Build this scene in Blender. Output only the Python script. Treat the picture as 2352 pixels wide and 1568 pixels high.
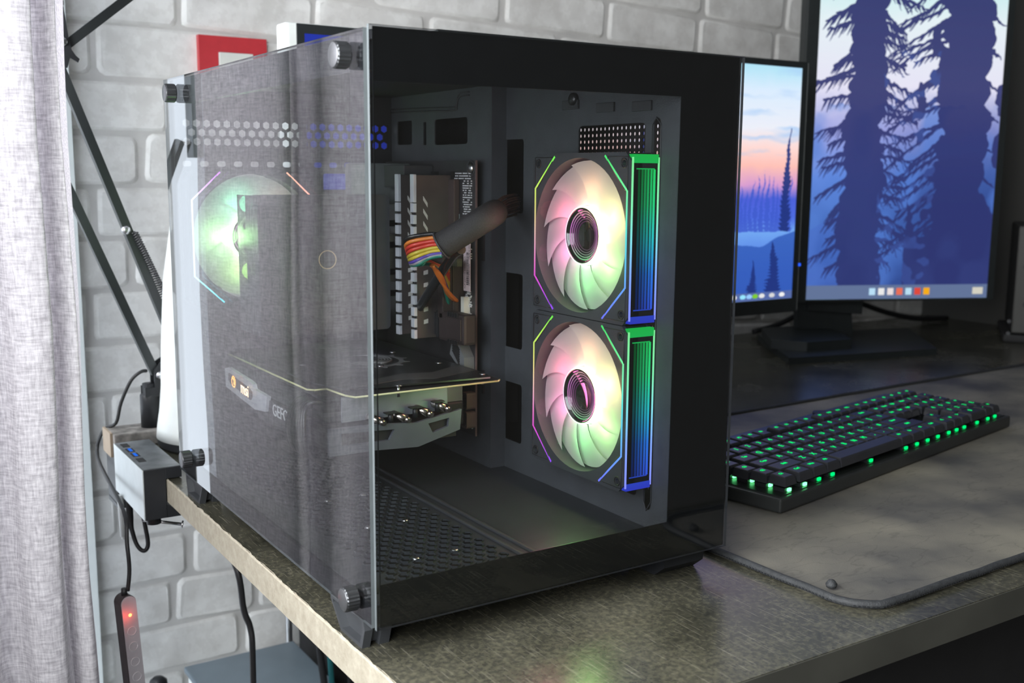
import bpy, bmesh, math, random
import numpy as np
from mathutils import Vector, Matrix
from mathutils.geometry import tessellate_polygon
random.seed(7)
PI = math.pi
for o in list(bpy.data.objects): bpy.data.objects.remove(o)
SC = bpy.context.scene
COL = SC.collection

# ------------------------------------------------------------------ camera
CAM = Vector((-0.25642956, -0.54892674, 0.29000651))
yaw, pitch, roll = 0.569678396, 0.155545466, 0.00666735729
fw = Vector((math.sin(yaw)*math.cos(pitch), math.cos(yaw)*math.cos(pitch), -math.sin(pitch)))
rt = Vector((math.cos(yaw), -math.sin(yaw), 0)); up = rt.cross(fw)
rt2 = rt*math.cos(roll)+up*math.sin(roll); up2 = up*math.cos(roll)-rt*math.sin(roll)
cd = bpy.data.cameras.new('camera'); cam = bpy.data.objects.new('camera', cd); COL.objects.link(cam)
cd.sensor_width = 36.0; cd.lens = 2439.51341/2352*36.0
cd.clip_start = 0.02
m = Matrix((( rt2.x, up2.x, -fw.x, CAM.x), (rt2.y, up2.y, -fw.y, CAM.y), (rt2.z, up2.z, -fw.z, CAM.z), (0, 0, 0, 1)))
cam.matrix_world = m
cd.dof.use_dof = True; cd.dof.focus_distance = 0.80; cd.dof.aperture_fstop = 11.0
SC.camera = cam

# ------------------------------------------------------------------ world, light, exposure
vs = SC.view_settings
vs.view_transform = 'Standard'; vs.look = 'None'; vs.gamma = 1.0; vs.use_curve_mapping = False
vs.exposure = 0.0
W = bpy.data.worlds.new('room_light'); SC.world = W; W.use_nodes = True
bg = W.node_tree.nodes['Background']
bg.inputs[0].default_value = (0.90, 0.88, 0.82, 1); bg.inputs[1].default_value = 0.085

def area(name, loc, target, sx, sy, power, col=(1, 1, 1), spread=180):
    l = bpy.data.lights.new(name, 'AREA'); l.shape = 'RECTANGLE'; l.size = sx; l.size_y = sy
    l.energy = power; l.color = col; l.spread = math.radians(spread)
    o = bpy.data.objects.new(name, l); COL.objects.link(o); o.location = loc
    o.rotation_euler = (Vector(target)-Vector(loc)).to_track_quat('-Z', 'Y').to_euler()
    return o
PANE = 2.2
area('window_daylight', (-0.46, 0.30, 0.45), (0.54, 0.30, 0.42), 2.1, 0.56, 70.0, (0.97, 0.985, 1.0))
area('front_fill', (-0.66, -0.55, 0.60), (0.38, -0.35, 0.40), 1.6, 0.9, 6.5, (0.97, 0.985, 1.0))  # weak wide fill added from camera left to brighten the front objects

# ------------------------------------------------------------------ material helpers
MAT = {}
def mat(name):
    m = bpy.data.materials.new(name); m.use_nodes = True
    nt = m.node_tree
    for n in list(nt.nodes): nt.nodes.remove(n)
    out = nt.nodes.new('ShaderNodeOutputMaterial')
    MAT[name] = m
    return m, nt, out
def nd(nt, t, **kw):
    n = nt.nodes.new(t)
    for k, v in kw.items(): setattr(n, k, v)
    return n
def pm(name, c, rough=.5, metal=0., var=.08, scale=60., bump=.0, bscale=300., spec=.5, coat=0., c2=None, detail=4.):
    m, nt, out = mat(name); L = nt.links.new
    b = nd(nt, 'ShaderNodeBsdfPrincipled')
    b.inputs['Roughness'].default_value = rough; b.inputs['Metallic'].default_value = metal
    b.inputs['Specular IOR Level'].default_value = spec
    b.inputs['Coat Weight'].default_value = coat
    tc = nd(nt, 'ShaderNodeTexCoord')
    nz = nd(nt, 'ShaderNodeTexNoise'); nz.inputs['Scale'].default_value = scale; nz.inputs['Detail'].default_value = detail
    L(tc.outputs['Object'], nz.inputs['Vector'])
    cr = nd(nt, 'ShaderNodeValToRGB')
    a = c2 if c2 else tuple(x*(1-var) for x in c)
    d = c if c2 else tuple(min(1, x*(1+var)) for x in c)
    cr.color_ramp.elements[0].color = (*a, 1); cr.color_ramp.elements[1].color = (*d, 1)
    cr.color_ramp.elements[0].position = .3; cr.color_ramp.elements[1].position = .7
    L(nz.outputs['Fac'], cr.inputs[0]); L(cr.outputs[0], b.inputs['Base Color'])
    if bump:
        n2 = nd(nt, 'ShaderNodeTexNoise'); n2.inputs['Scale'].default_value = bscale; n2.inputs['Detail'].default_value = 3
        L(tc.outputs['Object'], n2.inputs['Vector'])
        bp = nd(nt, 'ShaderNodeBump'); bp.inputs['Strength'].default_value = bump; bp.inputs['Distance'].default_value = .001
        L(n2.outputs['Fac'], bp.inputs['Height']); L(bp.outputs[0], b.inputs['Normal'])
    L(b.outputs[0], out.inputs[0])
    return m
def em(name, c, s=1.0):
    m, nt, out = mat(name)
    e = nd(nt, 'ShaderNodeEmission'); e.inputs[0].default_value = (*c, 1); e.inputs[1].default_value = s
    nt.links.new(e.outputs[0], out.inputs[0]); return m
def em_attr(name, s=1.0):
    m, nt, out = mat(name)
    a = nd(nt, 'ShaderNodeAttribute'); a.attribute_name = 'col'
    e = nd(nt, 'ShaderNodeEmission'); e.inputs[1].default_value = s
    nt.links.new(a.outputs['Color'], e.inputs[0]); nt.links.new(e.outputs[0], out.inputs[0]); return m

black = pm('black_steel', (.017, .019, .022), .45, var=.1, bump=.15, bscale=900)
black_in = pm('black_tray_steel', (.050, .056, .063), .5, var=.1, bump=.2, bscale=1200)
black_gloss = pm('gloss_black', (.006, .007, .008), .3, var=.1, spec=.25)
blk_pl = pm('black_plastic', (.013, .014, .016), .42, var=.15, bump=.1, spec=.35)
blk_matte = pm('matte_black', (.011, .011, .012), .7, var=.15)
fanframe = pm('fan_frame_plastic', (.034, .038, .044), .5, var=.1, bump=.15, bscale=1000)
dgrey = pm('dark_grey_plastic', (.034, .037, .041), .5)
steel = pm('steel', (.55, .56, .57), .28, 1.0, var=.08)
alu = pm('brushed_aluminium', (.62, .66, .66), .35, .6, var=.05)
knobm = pm('knurled_dark_metal', (.065, .068, .072), .33, .8, var=.1)
kface = pm('turned_metal_face', (.26, .27, .28), .3, .9, var=.12, scale=30)
white_pl = pm('white_plastic', (.78, .82, .80), .35, var=.02)
white_pt = pm('white_paint', (.72, .75, .80), .55, var=.03)
grey_box = pm('blue_grey_box_paint', (.145, .185, .215), .38, var=.12, scale=14)
red_pl = pm('red_plastic', (.50, .035, .045), .4, var=.06)
switch_w = pm('switch_white', (.70, .71, .66), .4, var=.03)
silver_g = pm('silver_graphics_shroud', (.66, .68, .72), .4, .0, var=.06)
pcb = pm('pcb', (.022, .022, .024), .45, var=.2)
pcb_edge = pm('pcb_edge', (.62, .62, .34), .5)
pcb_brown = pm('pcb_brown_edge', (.12, .08, .075), .5)
gold = pm('gold_contact', (.75, .55, .2), .3, 1.)
nickel = pm('nickel_heatpipe', (.55, .50, .44), .25, 1.)
rubber = pm('black_rubber', (.012, .012, .013), .55, bump=.1)
braid = pm('braided_sleeve', (.024, .023, .024), .7, var=.4, scale=900, bump=.5, bscale=1500)
label_w = pm('paper_label', (.72, .60, .62), .6, var=.03)
print_k = pm('label_print', (.04, .04, .05), .6)
print_g = pm('grey_print', (.30, .31, .32), .5)
solder = pm('solder', (.80, .82, .84), .25, .3)
heat_brown = pm('plug_plastic', (.024, .017, .017), .5, var=.1)
speaker_g = pm('speaker_grey', (.045, .045, .040), .5, var=.08)
vent_mat = pm('vent_steel', (.032, .037, .042), .42, .2, var=.1)

def glass(name, tint, refl=1.0):
    m, nt, out = mat(name); L = nt.links.new
    tr = nd(nt, 'ShaderNodeBsdfTransparent'); tr.inputs[0].default_value = (*tint, 1)
    gl = nd(nt, 'ShaderNodeBsdfGlossy'); gl.inputs['Roughness'].default_value = 0.0
    tc = nd(nt, 'ShaderNodeTexCoord')
    geo = nd(nt, 'ShaderNodeNewGeometry')
    dt = nd(nt, 'ShaderNodeVectorMath', operation='DOT_PRODUCT')
    L(geo.outputs['Incoming'], dt.inputs[0]); L(geo.outputs['Normal'], dt.inputs[1])
    ab = nd(nt, 'ShaderNodeMath', operation='ABSOLUTE'); L(dt.outputs['Value'], ab.inputs[0])
    s1 = nd(nt, 'ShaderNodeMath', operation='SUBTRACT'); s1.inputs[0].default_value = 1; L(ab.outputs[0], s1.inputs[1])
    p = nd(nt, 'ShaderNodeMath', operation='POWER'); L(s1.outputs[0], p.inputs[0]); p.inputs[1].default_value = 5
    ma = nd(nt, 'ShaderNodeMath', operation='MULTIPLY_ADD'); L(p.outputs[0], ma.inputs[0]); ma.inputs[1].default_value = .957*refl; ma.inputs[2].default_value = .043*refl
    mx = nd(nt, 'ShaderNodeMixShader'); L(ma.outputs[0], mx.inputs[0]); L(tr.outputs[0], mx.inputs[1]); L(gl.outputs[0], mx.inputs[2])
    L(mx.outputs[0], out.inputs[0]); return m
case_glass = glass('tinted_case_glass', (.80, .81, .82), 1.6)
glass_edge = pm('polished_glass_edge', (.10, .115, .12), .4, var=.1, spec=.3)

# ------------------------------------------------------------------ geometry helpers
class MB:
    def __init__(s): s.bm = bmesh.new(); s.mi = 0
    def _f(s, vs, smooth=False):
        try:
            f = s.bm.faces.new(vs); f.material_index = s.mi; f.smooth = smooth; return f
        except ValueError: return None
    def box(s, x0, x1, y0, y1, z0, z1, M=None, bev=0.):
        b2 = bmesh.new()
        P = [(x, y, z) for x in (x0, x1) for y in (y0, y1) for z in (z0, z1)]
        v = [b2.verts.new(p) for p in P]
        for q in ((0, 1, 3, 2), (4, 6, 7, 5), (0, 4, 5, 1), (2, 3, 7, 6), (0, 2, 6, 4), (1, 5, 7, 3)):
            b2.faces.new([v[i] for i in q])
        if bev > 0:
            bmesh.ops.bevel(b2, geom=list(b2.edges), offset=bev, segments=2, affect='EDGES', profile=.6)
        s.merge(b2, M); return s
    def merge(s, b2, M=None):
        mp = {}
        for v in b2.verts: mp[v] = s.bm.verts.new(M @ v.co if M else v.co)
        for f in b2.faces:
            s._f([mp[v] for v in f.verts], f.smooth)
        b2.free()
    def prism(s, pts, a0, a1, axis='z', M=None):
        """extrude polygon pts (u,v) along axis from a0 to a1; axis x:(u,v)=(y,z), y:(x,z), z:(x,y)"""
        def P(u, v, a):
            p = {'x': (a, u, v), 'y': (u, a, v), 'z': (u, v, a)}[axis]
            return (M @ Vector(p)) if M else p
        A = [s.bm.verts.new(P(u, v, a0)) for u, v in pts]; B = [s.bm.verts.new(P(u, v, a1)) for u, v in pts]
        n = len(pts); s._f(A[::-1]); s._f(B)
        for i in range(n): s._f([A[i], A[(i+1) % n], B[(i+1) % n], B[i]])
        return s
    def cyl(s, p0, p1, r0, r1=None, n=20, caps=True, smooth=True):
        p0 = Vector(p0); p1 = Vector(p1); r1 = r0 if r1 is None else r1
        d = (p1-p0).normalized(); a = d.orthogonal().normalized(); b = d.cross(a)
        A = []; B = []
        for i in range(n):
            t = 2*PI*i/n; e = a*math.cos(t)+b*math.sin(t)
            A.append(s.bm.verts.new(p0+e*r0)); B.append(s.bm.verts.new(p1+e*r1))
        for i in range(n): s._f([A[i], A[(i+1) % n], B[(i+1) % n], B[i]], smooth)
        if caps: s._f(A[::-1]); s._f(B)
        return s
    def tube(s, pts, r, n=8, sub=0, closed=False, rs=None):
        P = [Vector(p) for p in pts]
        if sub: P, rs = catmull(P, sub, rs)
        rings = []; N = len(P); prev = None
        for i, p in enumerate(P):
            if closed: d = (P[(i+1) % N]-P[i-1])
            else: d = (P[min(i+1, N-1)]-P[max(i-1, 0)])
            d.normalize()
            if prev is None: a = d.orthogonal().normalized()
            else:
                a = prev-d*prev.dot(d)
                a = a.normalized() if a.length > 1e-6 else d.orthogonal().normalized()
            prev = a; b = d.cross(a); rr = rs[i] if rs else r
            rings.append([s.bm.verts.new(p+(a*math.cos(2*PI*k/n)+b*math.sin(2*PI*k/n))*rr) for k in range(n)])
        R = range(N if closed else N-1)
        for i in R:
            A = rings[i]; B = rings[(i+1) % N]
            for k in range(n): s._f([A[k], A[(k+1) % n], B[(k+1) % n], B[k]], True)
        if not closed: s._f(rings[0][::-1]); s._f(rings[-1])
        return s
    def lathe(s, prof, origin=(0, 0, 0), n=32, axis='z', M=None, smooth=True):
        o = Vector(origin); rings = []
        for r, h in prof:
            ring = []
            for i in range(n):
                t = 2*PI*i/n; c, q = r*math.cos(t), r*math.sin(t)
                p = {'z': (c, q, h), 'x': (h, c, q), 'y': (c, h, q)}[axis]
                p = o+Vector(p)
                ring.append(s.bm.verts.new(M @ p if M else p))
            rings.append(ring)
        for A, B in zip(rings[:-1], rings[1:]):
            for i in range(n): s._f([A[i], A[(i+1) % n], B[(i+1) % n], B[i]], smooth)
        s._f(rings[0][::-1]); s._f(rings[-1]); return s
    def holed(s, outer, inners, a0, a1, axis='z', M=None):
        """plate with holes: 2d loops, extruded"""
        def P(u, v, a):
            p = Vector({'x': (a, u, v), 'y': (u, a, v), 'z': (u, v, a)}[axis]); return (M @ p) if M else p
        loops = [outer]+list(inners)
        flat = [q for lp in loops for q in lp]
        tris = tessellate_polygon([[Vector((u, v, 0)) for u, v in lp] for lp in loops])
        A = [s.bm.verts.new(P(u, v, a0)) for u, v in flat]; B = [s.bm.verts.new(P(u, v, a1)) for u, v in flat]
        for t in tris: s._f([A[k] for k in t]); s._f([B[k] for k in reversed(t)])
        o = 0
        for lp in loops:
            n = len(lp)
            for k in range(n): s._f([A[o+k], A[o+(k+1) % n], B[o+(k+1) % n], B[o+k]])
            o += n
        return s
    def perf(s, u0, u1, v0, v1, pu, pv, r, a, axis, n=8, hexgrid=False, skip=None, thick=.0012):
        """perforated sheet; each cell a quad with an n-gon hole (with hole walls)"""
        def P(u, v, aa): return {'x': (aa, u, v), 'y': (u, aa, v), 'z': (u, v, aa)}[axis]
        nu = int(round((u1-u0)/pu)); nv = int(round((v1-v0)/pv))
        for j in range(nv):
            off = (pu/2 if (hexgrid and j % 2) else 0)
            for i in range(nu - (1 if off else 0)):
                cu = u0+pu*(i+.5)+off; cv = v0+pv*(j+.5)
                hw, hh = pu/2, pv/2
                out_, inn, inb = [], [], []
                for k in range(n):
                    t = 2*PI*(k+.5)/n; c, q = math.cos(t), math.sin(t)
                    sc = 1/max(abs(c)/hw, abs(q)/hh)
                    out_.append(s.bm.verts.new(P(cu+c*sc, cv+q*sc, a)))
                    inn.append(s.bm.verts.new(P(cu+c*r, cv+q*r, a)))
                    inb.append(s.bm.verts.new(P(cu+c*r, cv+q*r, a+thick)))
                # corners
                for k in range(n):
                    k2 = (k+1) % n
                    A, B = out_[k], out_[k2]
                    ta, tb = 2*PI*(k+.5)/n, 2*PI*(k+1.5)/n
                    s._f([A, B, inn[k2], inn[k]]); s._f([inn[k], inn[k2], inb[k2], inb[k]])
                    # fill corner triangle if the two points lie on different sides
                    ua, ub = math.cos(ta), math.cos(tb); qa, qb = math.sin(ta), math.sin(tb)
                    sa = abs(ua)/hw > abs(qa)/hh; sb = abs(ub)/hw > abs(qb)/hh
                    if sa != sb:
                        cx = math.copysign(hw, ua if sa else ub); cy = math.copysign(hh, qb if sa else qa)
                        s._f([A, s.bm.verts.new(P(cu+cx, cv+cy, a)), B])
            if off:   # fill half cells on both ends
                for (x0, x1) in ((u0, u0+pu/2), (u0+pu*(nu-.5), u0+pu*nu)):
                    y0, y1 = v0+pv*j, v0+pv*(j+1)
                    s._f([s.bm.verts.new(P(*q, a)) for q in ((x0, y0), (x1, y0), (x1, y1), (x0, y1))])
        return s
    def obj(s, name, mats, parent=None, col=None, recalc=True):
        if recalc: bmesh.ops.recalc_face_normals(s.bm, faces=list(s.bm.faces))
        me = bpy.data.meshes.new(name); s.bm.to_mesh(me); s.bm.free()
        for mm in (mats if isinstance(mats, (list, tuple)) else [mats]): me.materials.append(mm)
        if col:
            at = me.color_attributes.new('col', 'FLOAT_COLOR', 'POINT')
            for i, v in enumerate(me.vertices): at.data[i].color = (*col(v.co), 1)
        o = bpy.data.objects.new(name, me); COL.objects.link(o)
        if parent: o.parent = parent
        return o
def catmull(P, sub, rs=None):
    out = []; ro = []
    N = len(P)
    for i in range(N-1):
        p0, p1, p2, p3 = P[max(i-1, 0)], P[i], P[i+1], P[min(i+2, N-1)]
        for k in range(sub):
            t = k/sub
            out.append(.5*((2*p1)+(-p0+p2)*t+(2*p0-5*p1+4*p2-p3)*t*t+(-p0+3*p1-3*p2+p3)*t**3))
            if rs: ro.append(rs[i]*(1-t)+rs[i+1]*t)
    out.append(P[-1].copy())
    if rs: ro.append(rs[-1])
    return out, (ro if rs else None)
def tag(o, label, cat, group=None, kind=None):
    if label: o['label'] = label
    if cat: o['category'] = cat
    if group: o['group'] = group
    if kind: o['kind'] = kind
    return o
def thing(name, label, cat, loc=(0, 0, 0), rz=0., group=None):
    o = bpy.data.objects.new(name, None); COL.objects.link(o); o.location = loc; o.rotation_euler = (0, 0, rz)
    o.empty_display_size = .02
    return tag(o, label, cat, group)
def rrect(u0, u1, v0, v1, r, n=4):
    P = []
    for cx, cy, a in ((u1-r, v1-r, 0), (u0+r, v1-r, 90), (u0+r, v0+r, 180), (u1-r, v0+r, 270)):
        for k in range(n+1):
            t = math.radians(a+90*k/n); P.append((cx+r*math.cos(t), cy+r*math.sin(t)))
    return P
def circ(cx, cy, r, n=32, ph=0): return [(cx+r*math.cos(2*PI*i/n+ph), cy+r*math.sin(2*PI*i/n+ph)) for i in range(n)]
def text(name, body, size, M, m, parent, extrude=.0002):
    cu = bpy.data.curves.new(name, 'FONT'); cu.body = body; cu.size = size; cu.extrude = extrude
    cu.align_x = 'CENTER'; cu.align_y = 'CENTER'; cu.resolution_u = 2
    t = bpy.data.objects.new('tmp', cu); COL.objects.link(t)
    dg = bpy.context.evaluated_depsgraph_get()
    me = bpy.data.meshes.new_from_object(t.evaluated_get(dg)); me.name = name
    bpy.data.objects.remove(t); bpy.data.curves.remove(cu)
    me.transform(M); me.materials.clear(); me.materials.append(m)
    o = bpy.data.objects.new(name, me); COL.objects.link(o)
    if parent: o.parent = parent
    return o
def basis(o, x, y, z):
    x, y, z, o = Vector(x), Vector(y), Vector(z), Vector(o)
    return Matrix(((x.x, y.x, z.x, o.x), (x.y, y.y, z.y, o.y), (x.z, y.z, z.z, o.z), (0, 0, 0, 1)))
def mix(a, b, t): return tuple(a[i]*(1-t)+b[i]*t for i in range(3))
def ramp(st, t):
    if t <= st[0][0]: return st[0][1]
    for (a, ca), (b, cb) in zip(st[:-1], st[1:]):
        if t <= b: return mix(ca, cb, (t-a)/(b-a))
    return st[-1][1]

# ================================================================== THE ROOM
WY = .88
# wallpaper bricks
m, nt, out = mat('whitewashed_brick'); L = nt.links.new
b = nd(nt, 'ShaderNodeBsdfPrincipled'); b.inputs['Roughness'].default_value = .75
tc = nd(nt, 'ShaderNodeTexCoord'); oi = nd(nt, 'ShaderNodeObjectInfo')
ad = nd(nt, 'ShaderNodeVectorMath', operation='ADD'); L(tc.outputs['Object'], ad.inputs[0]); L(oi.outputs['Location'], ad.inputs[1])
n1 = nd(nt, 'ShaderNodeTexNoise'); n1.inputs['Scale'].default_value = 22; n1.inputs['Detail'].default_value = 6; L(ad.outputs[0], n1.inputs['Vector'])
cr = nd(nt, 'ShaderNodeValToRGB'); cr.color_ramp.elements[0].position = .3; cr.color_ramp.elements[1].position = .62
cr.color_ramp.elements[0].color = (.62, .61, .585, 1); cr.color_ramp.elements[1].color = (.78, .775, .75, 1)
L(n1.outputs['Fac'], cr.inputs[0])
n2 = nd(nt, 'ShaderNodeTexNoise'); n2.inputs['Scale'].default_value = 48; n2.inputs['Detail'].default_value = 5; n2.inputs['Roughness'].default_value = .65; L(ad.outputs[0], n2.inputs['Vector'])
cr2 = nd(nt, 'ShaderNodeValToRGB'); cr2.color_ramp.elements[0].position = .47; cr2.color_ramp.elements[1].position = .53
cr2.color_ramp.elements[0].color = (1, 1, 1, 1); cr2.color_ramp.elements[1].color = (.93, .925, .92, 1)
L(n2.outputs['Fac'], cr2.inputs[0])
mm = nd(nt, 'ShaderNodeMix', data_type='RGBA', blend_type='MULTIPLY'); mm.inputs[0].default_value = 1
L(cr.outputs[0], mm.inputs[6]); L(cr2.outputs[0], mm.inputs[7]); L(mm.outputs[2], b.inputs['Base Color'])
bp = nd(nt, 'ShaderNodeBump'); bp.inputs['Strength'].default_value = .5; bp.inputs['Distance'].default_value = .0015; L(n2.outputs['Fac'], bp.inputs['Height'])
L(bp.outputs[0], b.inputs['Normal']); L(b.outputs[0], out.inputs[0])
brick_m = m
mortar = pm('mortar', (.56, .55, .53), .85, var=.08, scale=30, bump=.4, bscale=200)

wall = MB().box(-.13, 1.78, WY+.004, WY+.06, -.75, 1.75).obj('wall_back', mortar); wall['kind'] = 'structure'
# rows of bricks: irregular rounded blocks, recessed joints
def brick_mesh(seed, w, h):
    rnd = random.Random(seed); bm = bmesh.new(); N = []
    r = .008
    base = rrect(-w/2, w/2, -h/2, h/2, r, 2)
    ring0 = []; ring1 = []
    for (u, v) in base:
        ju, jv = rnd.uniform(-.0012, .0012), rnd.uniform(-.0012, .0012)
        ring0.append(bm.verts.new((u+ju, .004, v+jv)))
        ring1.append(bm.verts.new(((u+ju)*(1-.007/w*1.4), -.0005+rnd.uniform(-.0005, .0005), (v+jv)*(1-.007/h*1.1))))
    n = len(base)
    for i in range(n):
        f = bm.faces.new([ring0[i], ring0[(i+1) % n], ring1[(i+1) % n], ring1[i]]); f.smooth = True
    bm.faces.new(ring1)
    bmesh.ops.recalc_face_normals(bm, faces=list(bm.faces))
    # outward = -y
    for f in bm.faces:
        if abs(f.normal.y) > .9 and f.normal.y > 0:
            bmesh.ops.reverse_faces(bm, faces=list(bm.faces)); break
    me = bpy.data.meshes.new('brick'); bm.to_mesh(me); bm.free(); me.materials.append(brick_m); return me
PZ = .0671
def tilt(x): return -.05*(x-.15) if x > .15 else 0
joints = {-1: [.42, .64, .84, 1.037, 1.227, 1.41, 1.6], 0: [-.06, .147, .33, .505, .746, .938, 1.10, 1.30, 1.5], 1: [-.10, .037, .246, .44], 2: [.13], 3: [.09], 4: [.0275], 5: [.072], 6: [.016], 7: [.11],
          8: [.032], 9: [.12], 10: [.04], 11: [.13], 12: [.107, .223], 13: [.03, .2], 14: [.12], 15: [.04], 16: [.13], 17: [.03], 18: [.1]}
mesh_cache = {}
for n in range(-3, 19):
    js = sorted(joints.get(n, [.05*(n % 3)]))
    while js[0] > -.13: js.insert(0, js[0]-.2)
    while js[-1] < 1.75: js.append(js[-1]+.2)
    js[0] = max(js[0], -.13)
    zc = .5409-PZ*(n+.5)
    for a, c in zip(js[:-1], js[1:]):
        if c-a < .03 or a > 1.74: continue
        c = min(c, 1.745)
        w = round(c-a-.006, 2); k = (w, random.randint(0, 3))
        if k not in mesh_cache: mesh_cache[k] = brick_mesh(hash(k) % 1000, w, PZ-.0062)
        o = bpy.data.objects.new('brick', mesh_cache[k]); COL.objects.link(o); o.parent = wall
        xm = (a+c)/2; o.location = (xm, WY, zc+tilt(xm)+random.uniform(-.001, .001))
        o.rotation_euler = (0, (.05 if xm > .15 else 0)+random.uniform(-.006, .006), 0)
wl = MB().box(-.66, -.135, .600, .64, -.75, 1.75).box(-.66, -.640, -1.0, .64, -.75, -.55).obj('wall_left', white_pt); wl['kind'] = 'structure'
# narrow glazed door beside the brick wall: frame and a bright daylit pane
wd = MB(); wd.box(-.140, -.115, .600, .625, -.75, 1.75); wd.box(-.140, -.115, .625, WY+.004, -.75, -.70); wd.box(-.140, -.115, .625, WY+.004, 1.50, 1.75)
wd = wd.obj('window_1', white_pt); wd['kind'] = 'structure'
pn = MB().box(-.130, -.128, .625, WY+.003, -.70, 1.50).obj('pane', em('daylit_pane', (.82, .90, 1.0), PANE), wd)
dark_wall = pm('dark_grey_wall_paint', (.055, .054, .050), .7, var=.05, scale=6)
wr = MB().box(1.70, 1.78, -.6, WY+.003, -.75, 1.75).obj('wall_right', dark_wall); wr['kind'] = 'structure'
fl = MB().box(-.7, 1.78, -1.5, WY+.06, -.80, -.75).obj('floor', pm('grey_floor', (.16, .15, .14), .6, scale=8)); fl['kind'] = 'structure'
ce = MB().box(-.7, 1.78, -1.2, WY+.06, 1.75, 1.80).obj('ceiling', white_pt); ce['kind'] = 'structure'
wb = MB().box(-.0105, .004, WY-.016, WY-.002, -.75, .55).obj('trim_1', white_pl); wb['kind'] = 'structure'
tag(MB().cyl((-.100, .686, .307), (-.100, .686, .75), .0058, n=16).obj('grey_tube', pm('grey_tube_metal', (.22, .24, .23), .4, .3)),
    'grey vertical tube before the bright pane, seen mirrored in the side glass', 'tube')

# ------------------------------------------------------------------ curtain
m, nt, out = mat('woven_grey_curtain'); L = nt.links.new
tc = nd(nt, 'ShaderNodeTexCoord')
def weave(sx, sy, sz, sc):
    mp = nd(nt, 'ShaderNodeMapping'); mp.inputs['Scale'].default_value = (sx, sy, sz); L(tc.outputs['UV'], mp.inputs['Vector'])
    nz = nd(nt, 'ShaderNodeTexNoise'); nz.inputs['Scale'].default_value = sc; nz.inputs['Detail'].default_value = 4; nz.inputs['Roughness'].default_value = .6
    L(mp.outputs[0], nz.inputs['Vector']); return nz
wa, wbn = weave(1, .16, 1, 480), weave(.16, 1, 1, 480)
mxn = nd(nt, 'ShaderNodeMath', operation='ADD'); L(wa.outputs['Fac'], mxn.inputs[0]); L(wbn.outputs['Fac'], mxn.inputs[1])
cr = nd(nt, 'ShaderNodeValToRGB'); cr.color_ramp.elements[0].position = .36; cr.color_ramp.elements[1].position = .66
cr.color_ramp.elements[0].color = (.44, .425, .45, 1); cr.color_ramp.elements[1].color = (.86, .845, .86, 1)
hf = nd(nt, 'ShaderNodeMath', operation='MULTIPLY'); hf.inputs[1].default_value = .5; L(mxn.outputs[0], hf.inputs[0]); L(hf.outputs[0], cr.inputs[0])
df = nd(nt, 'ShaderNodeBsdfDiffuse'); tl = nd(nt, 'ShaderNodeBsdfTranslucent'); L(cr.outputs[0], df.inputs[0]); L(cr.outputs[0], tl.inputs[0])
ms = nd(nt, 'ShaderNodeMixShader'); ms.inputs[0].default_value = .5; L(df.outputs[0], ms.inputs[1]); L(tl.outputs[0], ms.inputs[2]); L(ms.outputs[0], out.inputs[0])
curt_m = m
def curtain(name, plan, z0, z1, m):
    P, _ = catmull([Vector((x, y, 0)) for x, y in plan], 6)
    bm = bmesh.new(); uv = bm.loops.layers.uv.new('UVMap'); nz = 30; G = []; s = 0; S = []
    for i, p in enumerate(P):
        if i: s += (p-P[i-1]).length
        S.append(s)
        G.append([bm.verts.new((p.x+.0035*math.sin(3*k/nz*PI+i*.23)*(k/nz)-.0015*math.sin(k*1.3), p.y+.004*math.sin(2.2*k/nz*PI+i*.11), z1+(z0-z1)*k/nz)) for k in range(nz+1)])
    for i in range(len(P)-1):
        for k in range(nz):
            f = bm.faces.new([G[i][k], G[i+1][k], G[i+1][k+1], G[i][k+1]]); f.smooth = True
            for l, (ii, kk) in zip(f.loops, ((i, k), (i+1, k), (i+1, k+1), (i, k+1))):
                l[uv].uv = (S[ii], z1+(z0-z1)*kk/nz)
    me = bpy.data.meshes.new(name); bm.to_mesh(me); bm.free(); me.materials.append(m)
    o = bpy.data.objects.new(name, me); COL.objects.link(o)
    sm = o.modifiers.new('thickness', 'SOLIDIFY'); sm.thickness = .0012
    return o
plan = [(-.085, .566), (-.070, .552), (-.063, .540), (-.067, .50), (-.080, .43), (-.0925, .374), (-.0960, .363), (-.101, .368), (-.106, .380), (-.111, .383), (-.1150, .372), (-.1170, .354), (-.119, .347), (-.130, .344),
        (-.144, .350), (-.151, .366), (-.158, .374), (-.165, .370), (-.172, .362), (-.18, .336), (-.195, .325), (-.215, .345), (-.235, .335), (-.25, .30), (-.275, .275), (-.30, .25), (-.31, .20), (-.34, .16), (-.36, .10), (-.40, .06)]
c = curtain('curtain', plan, -.72, 1.5, curt_m)
tag(c, 'light grey woven curtain gathered in soft folds at the left of the desk', 'curtain')

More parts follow.
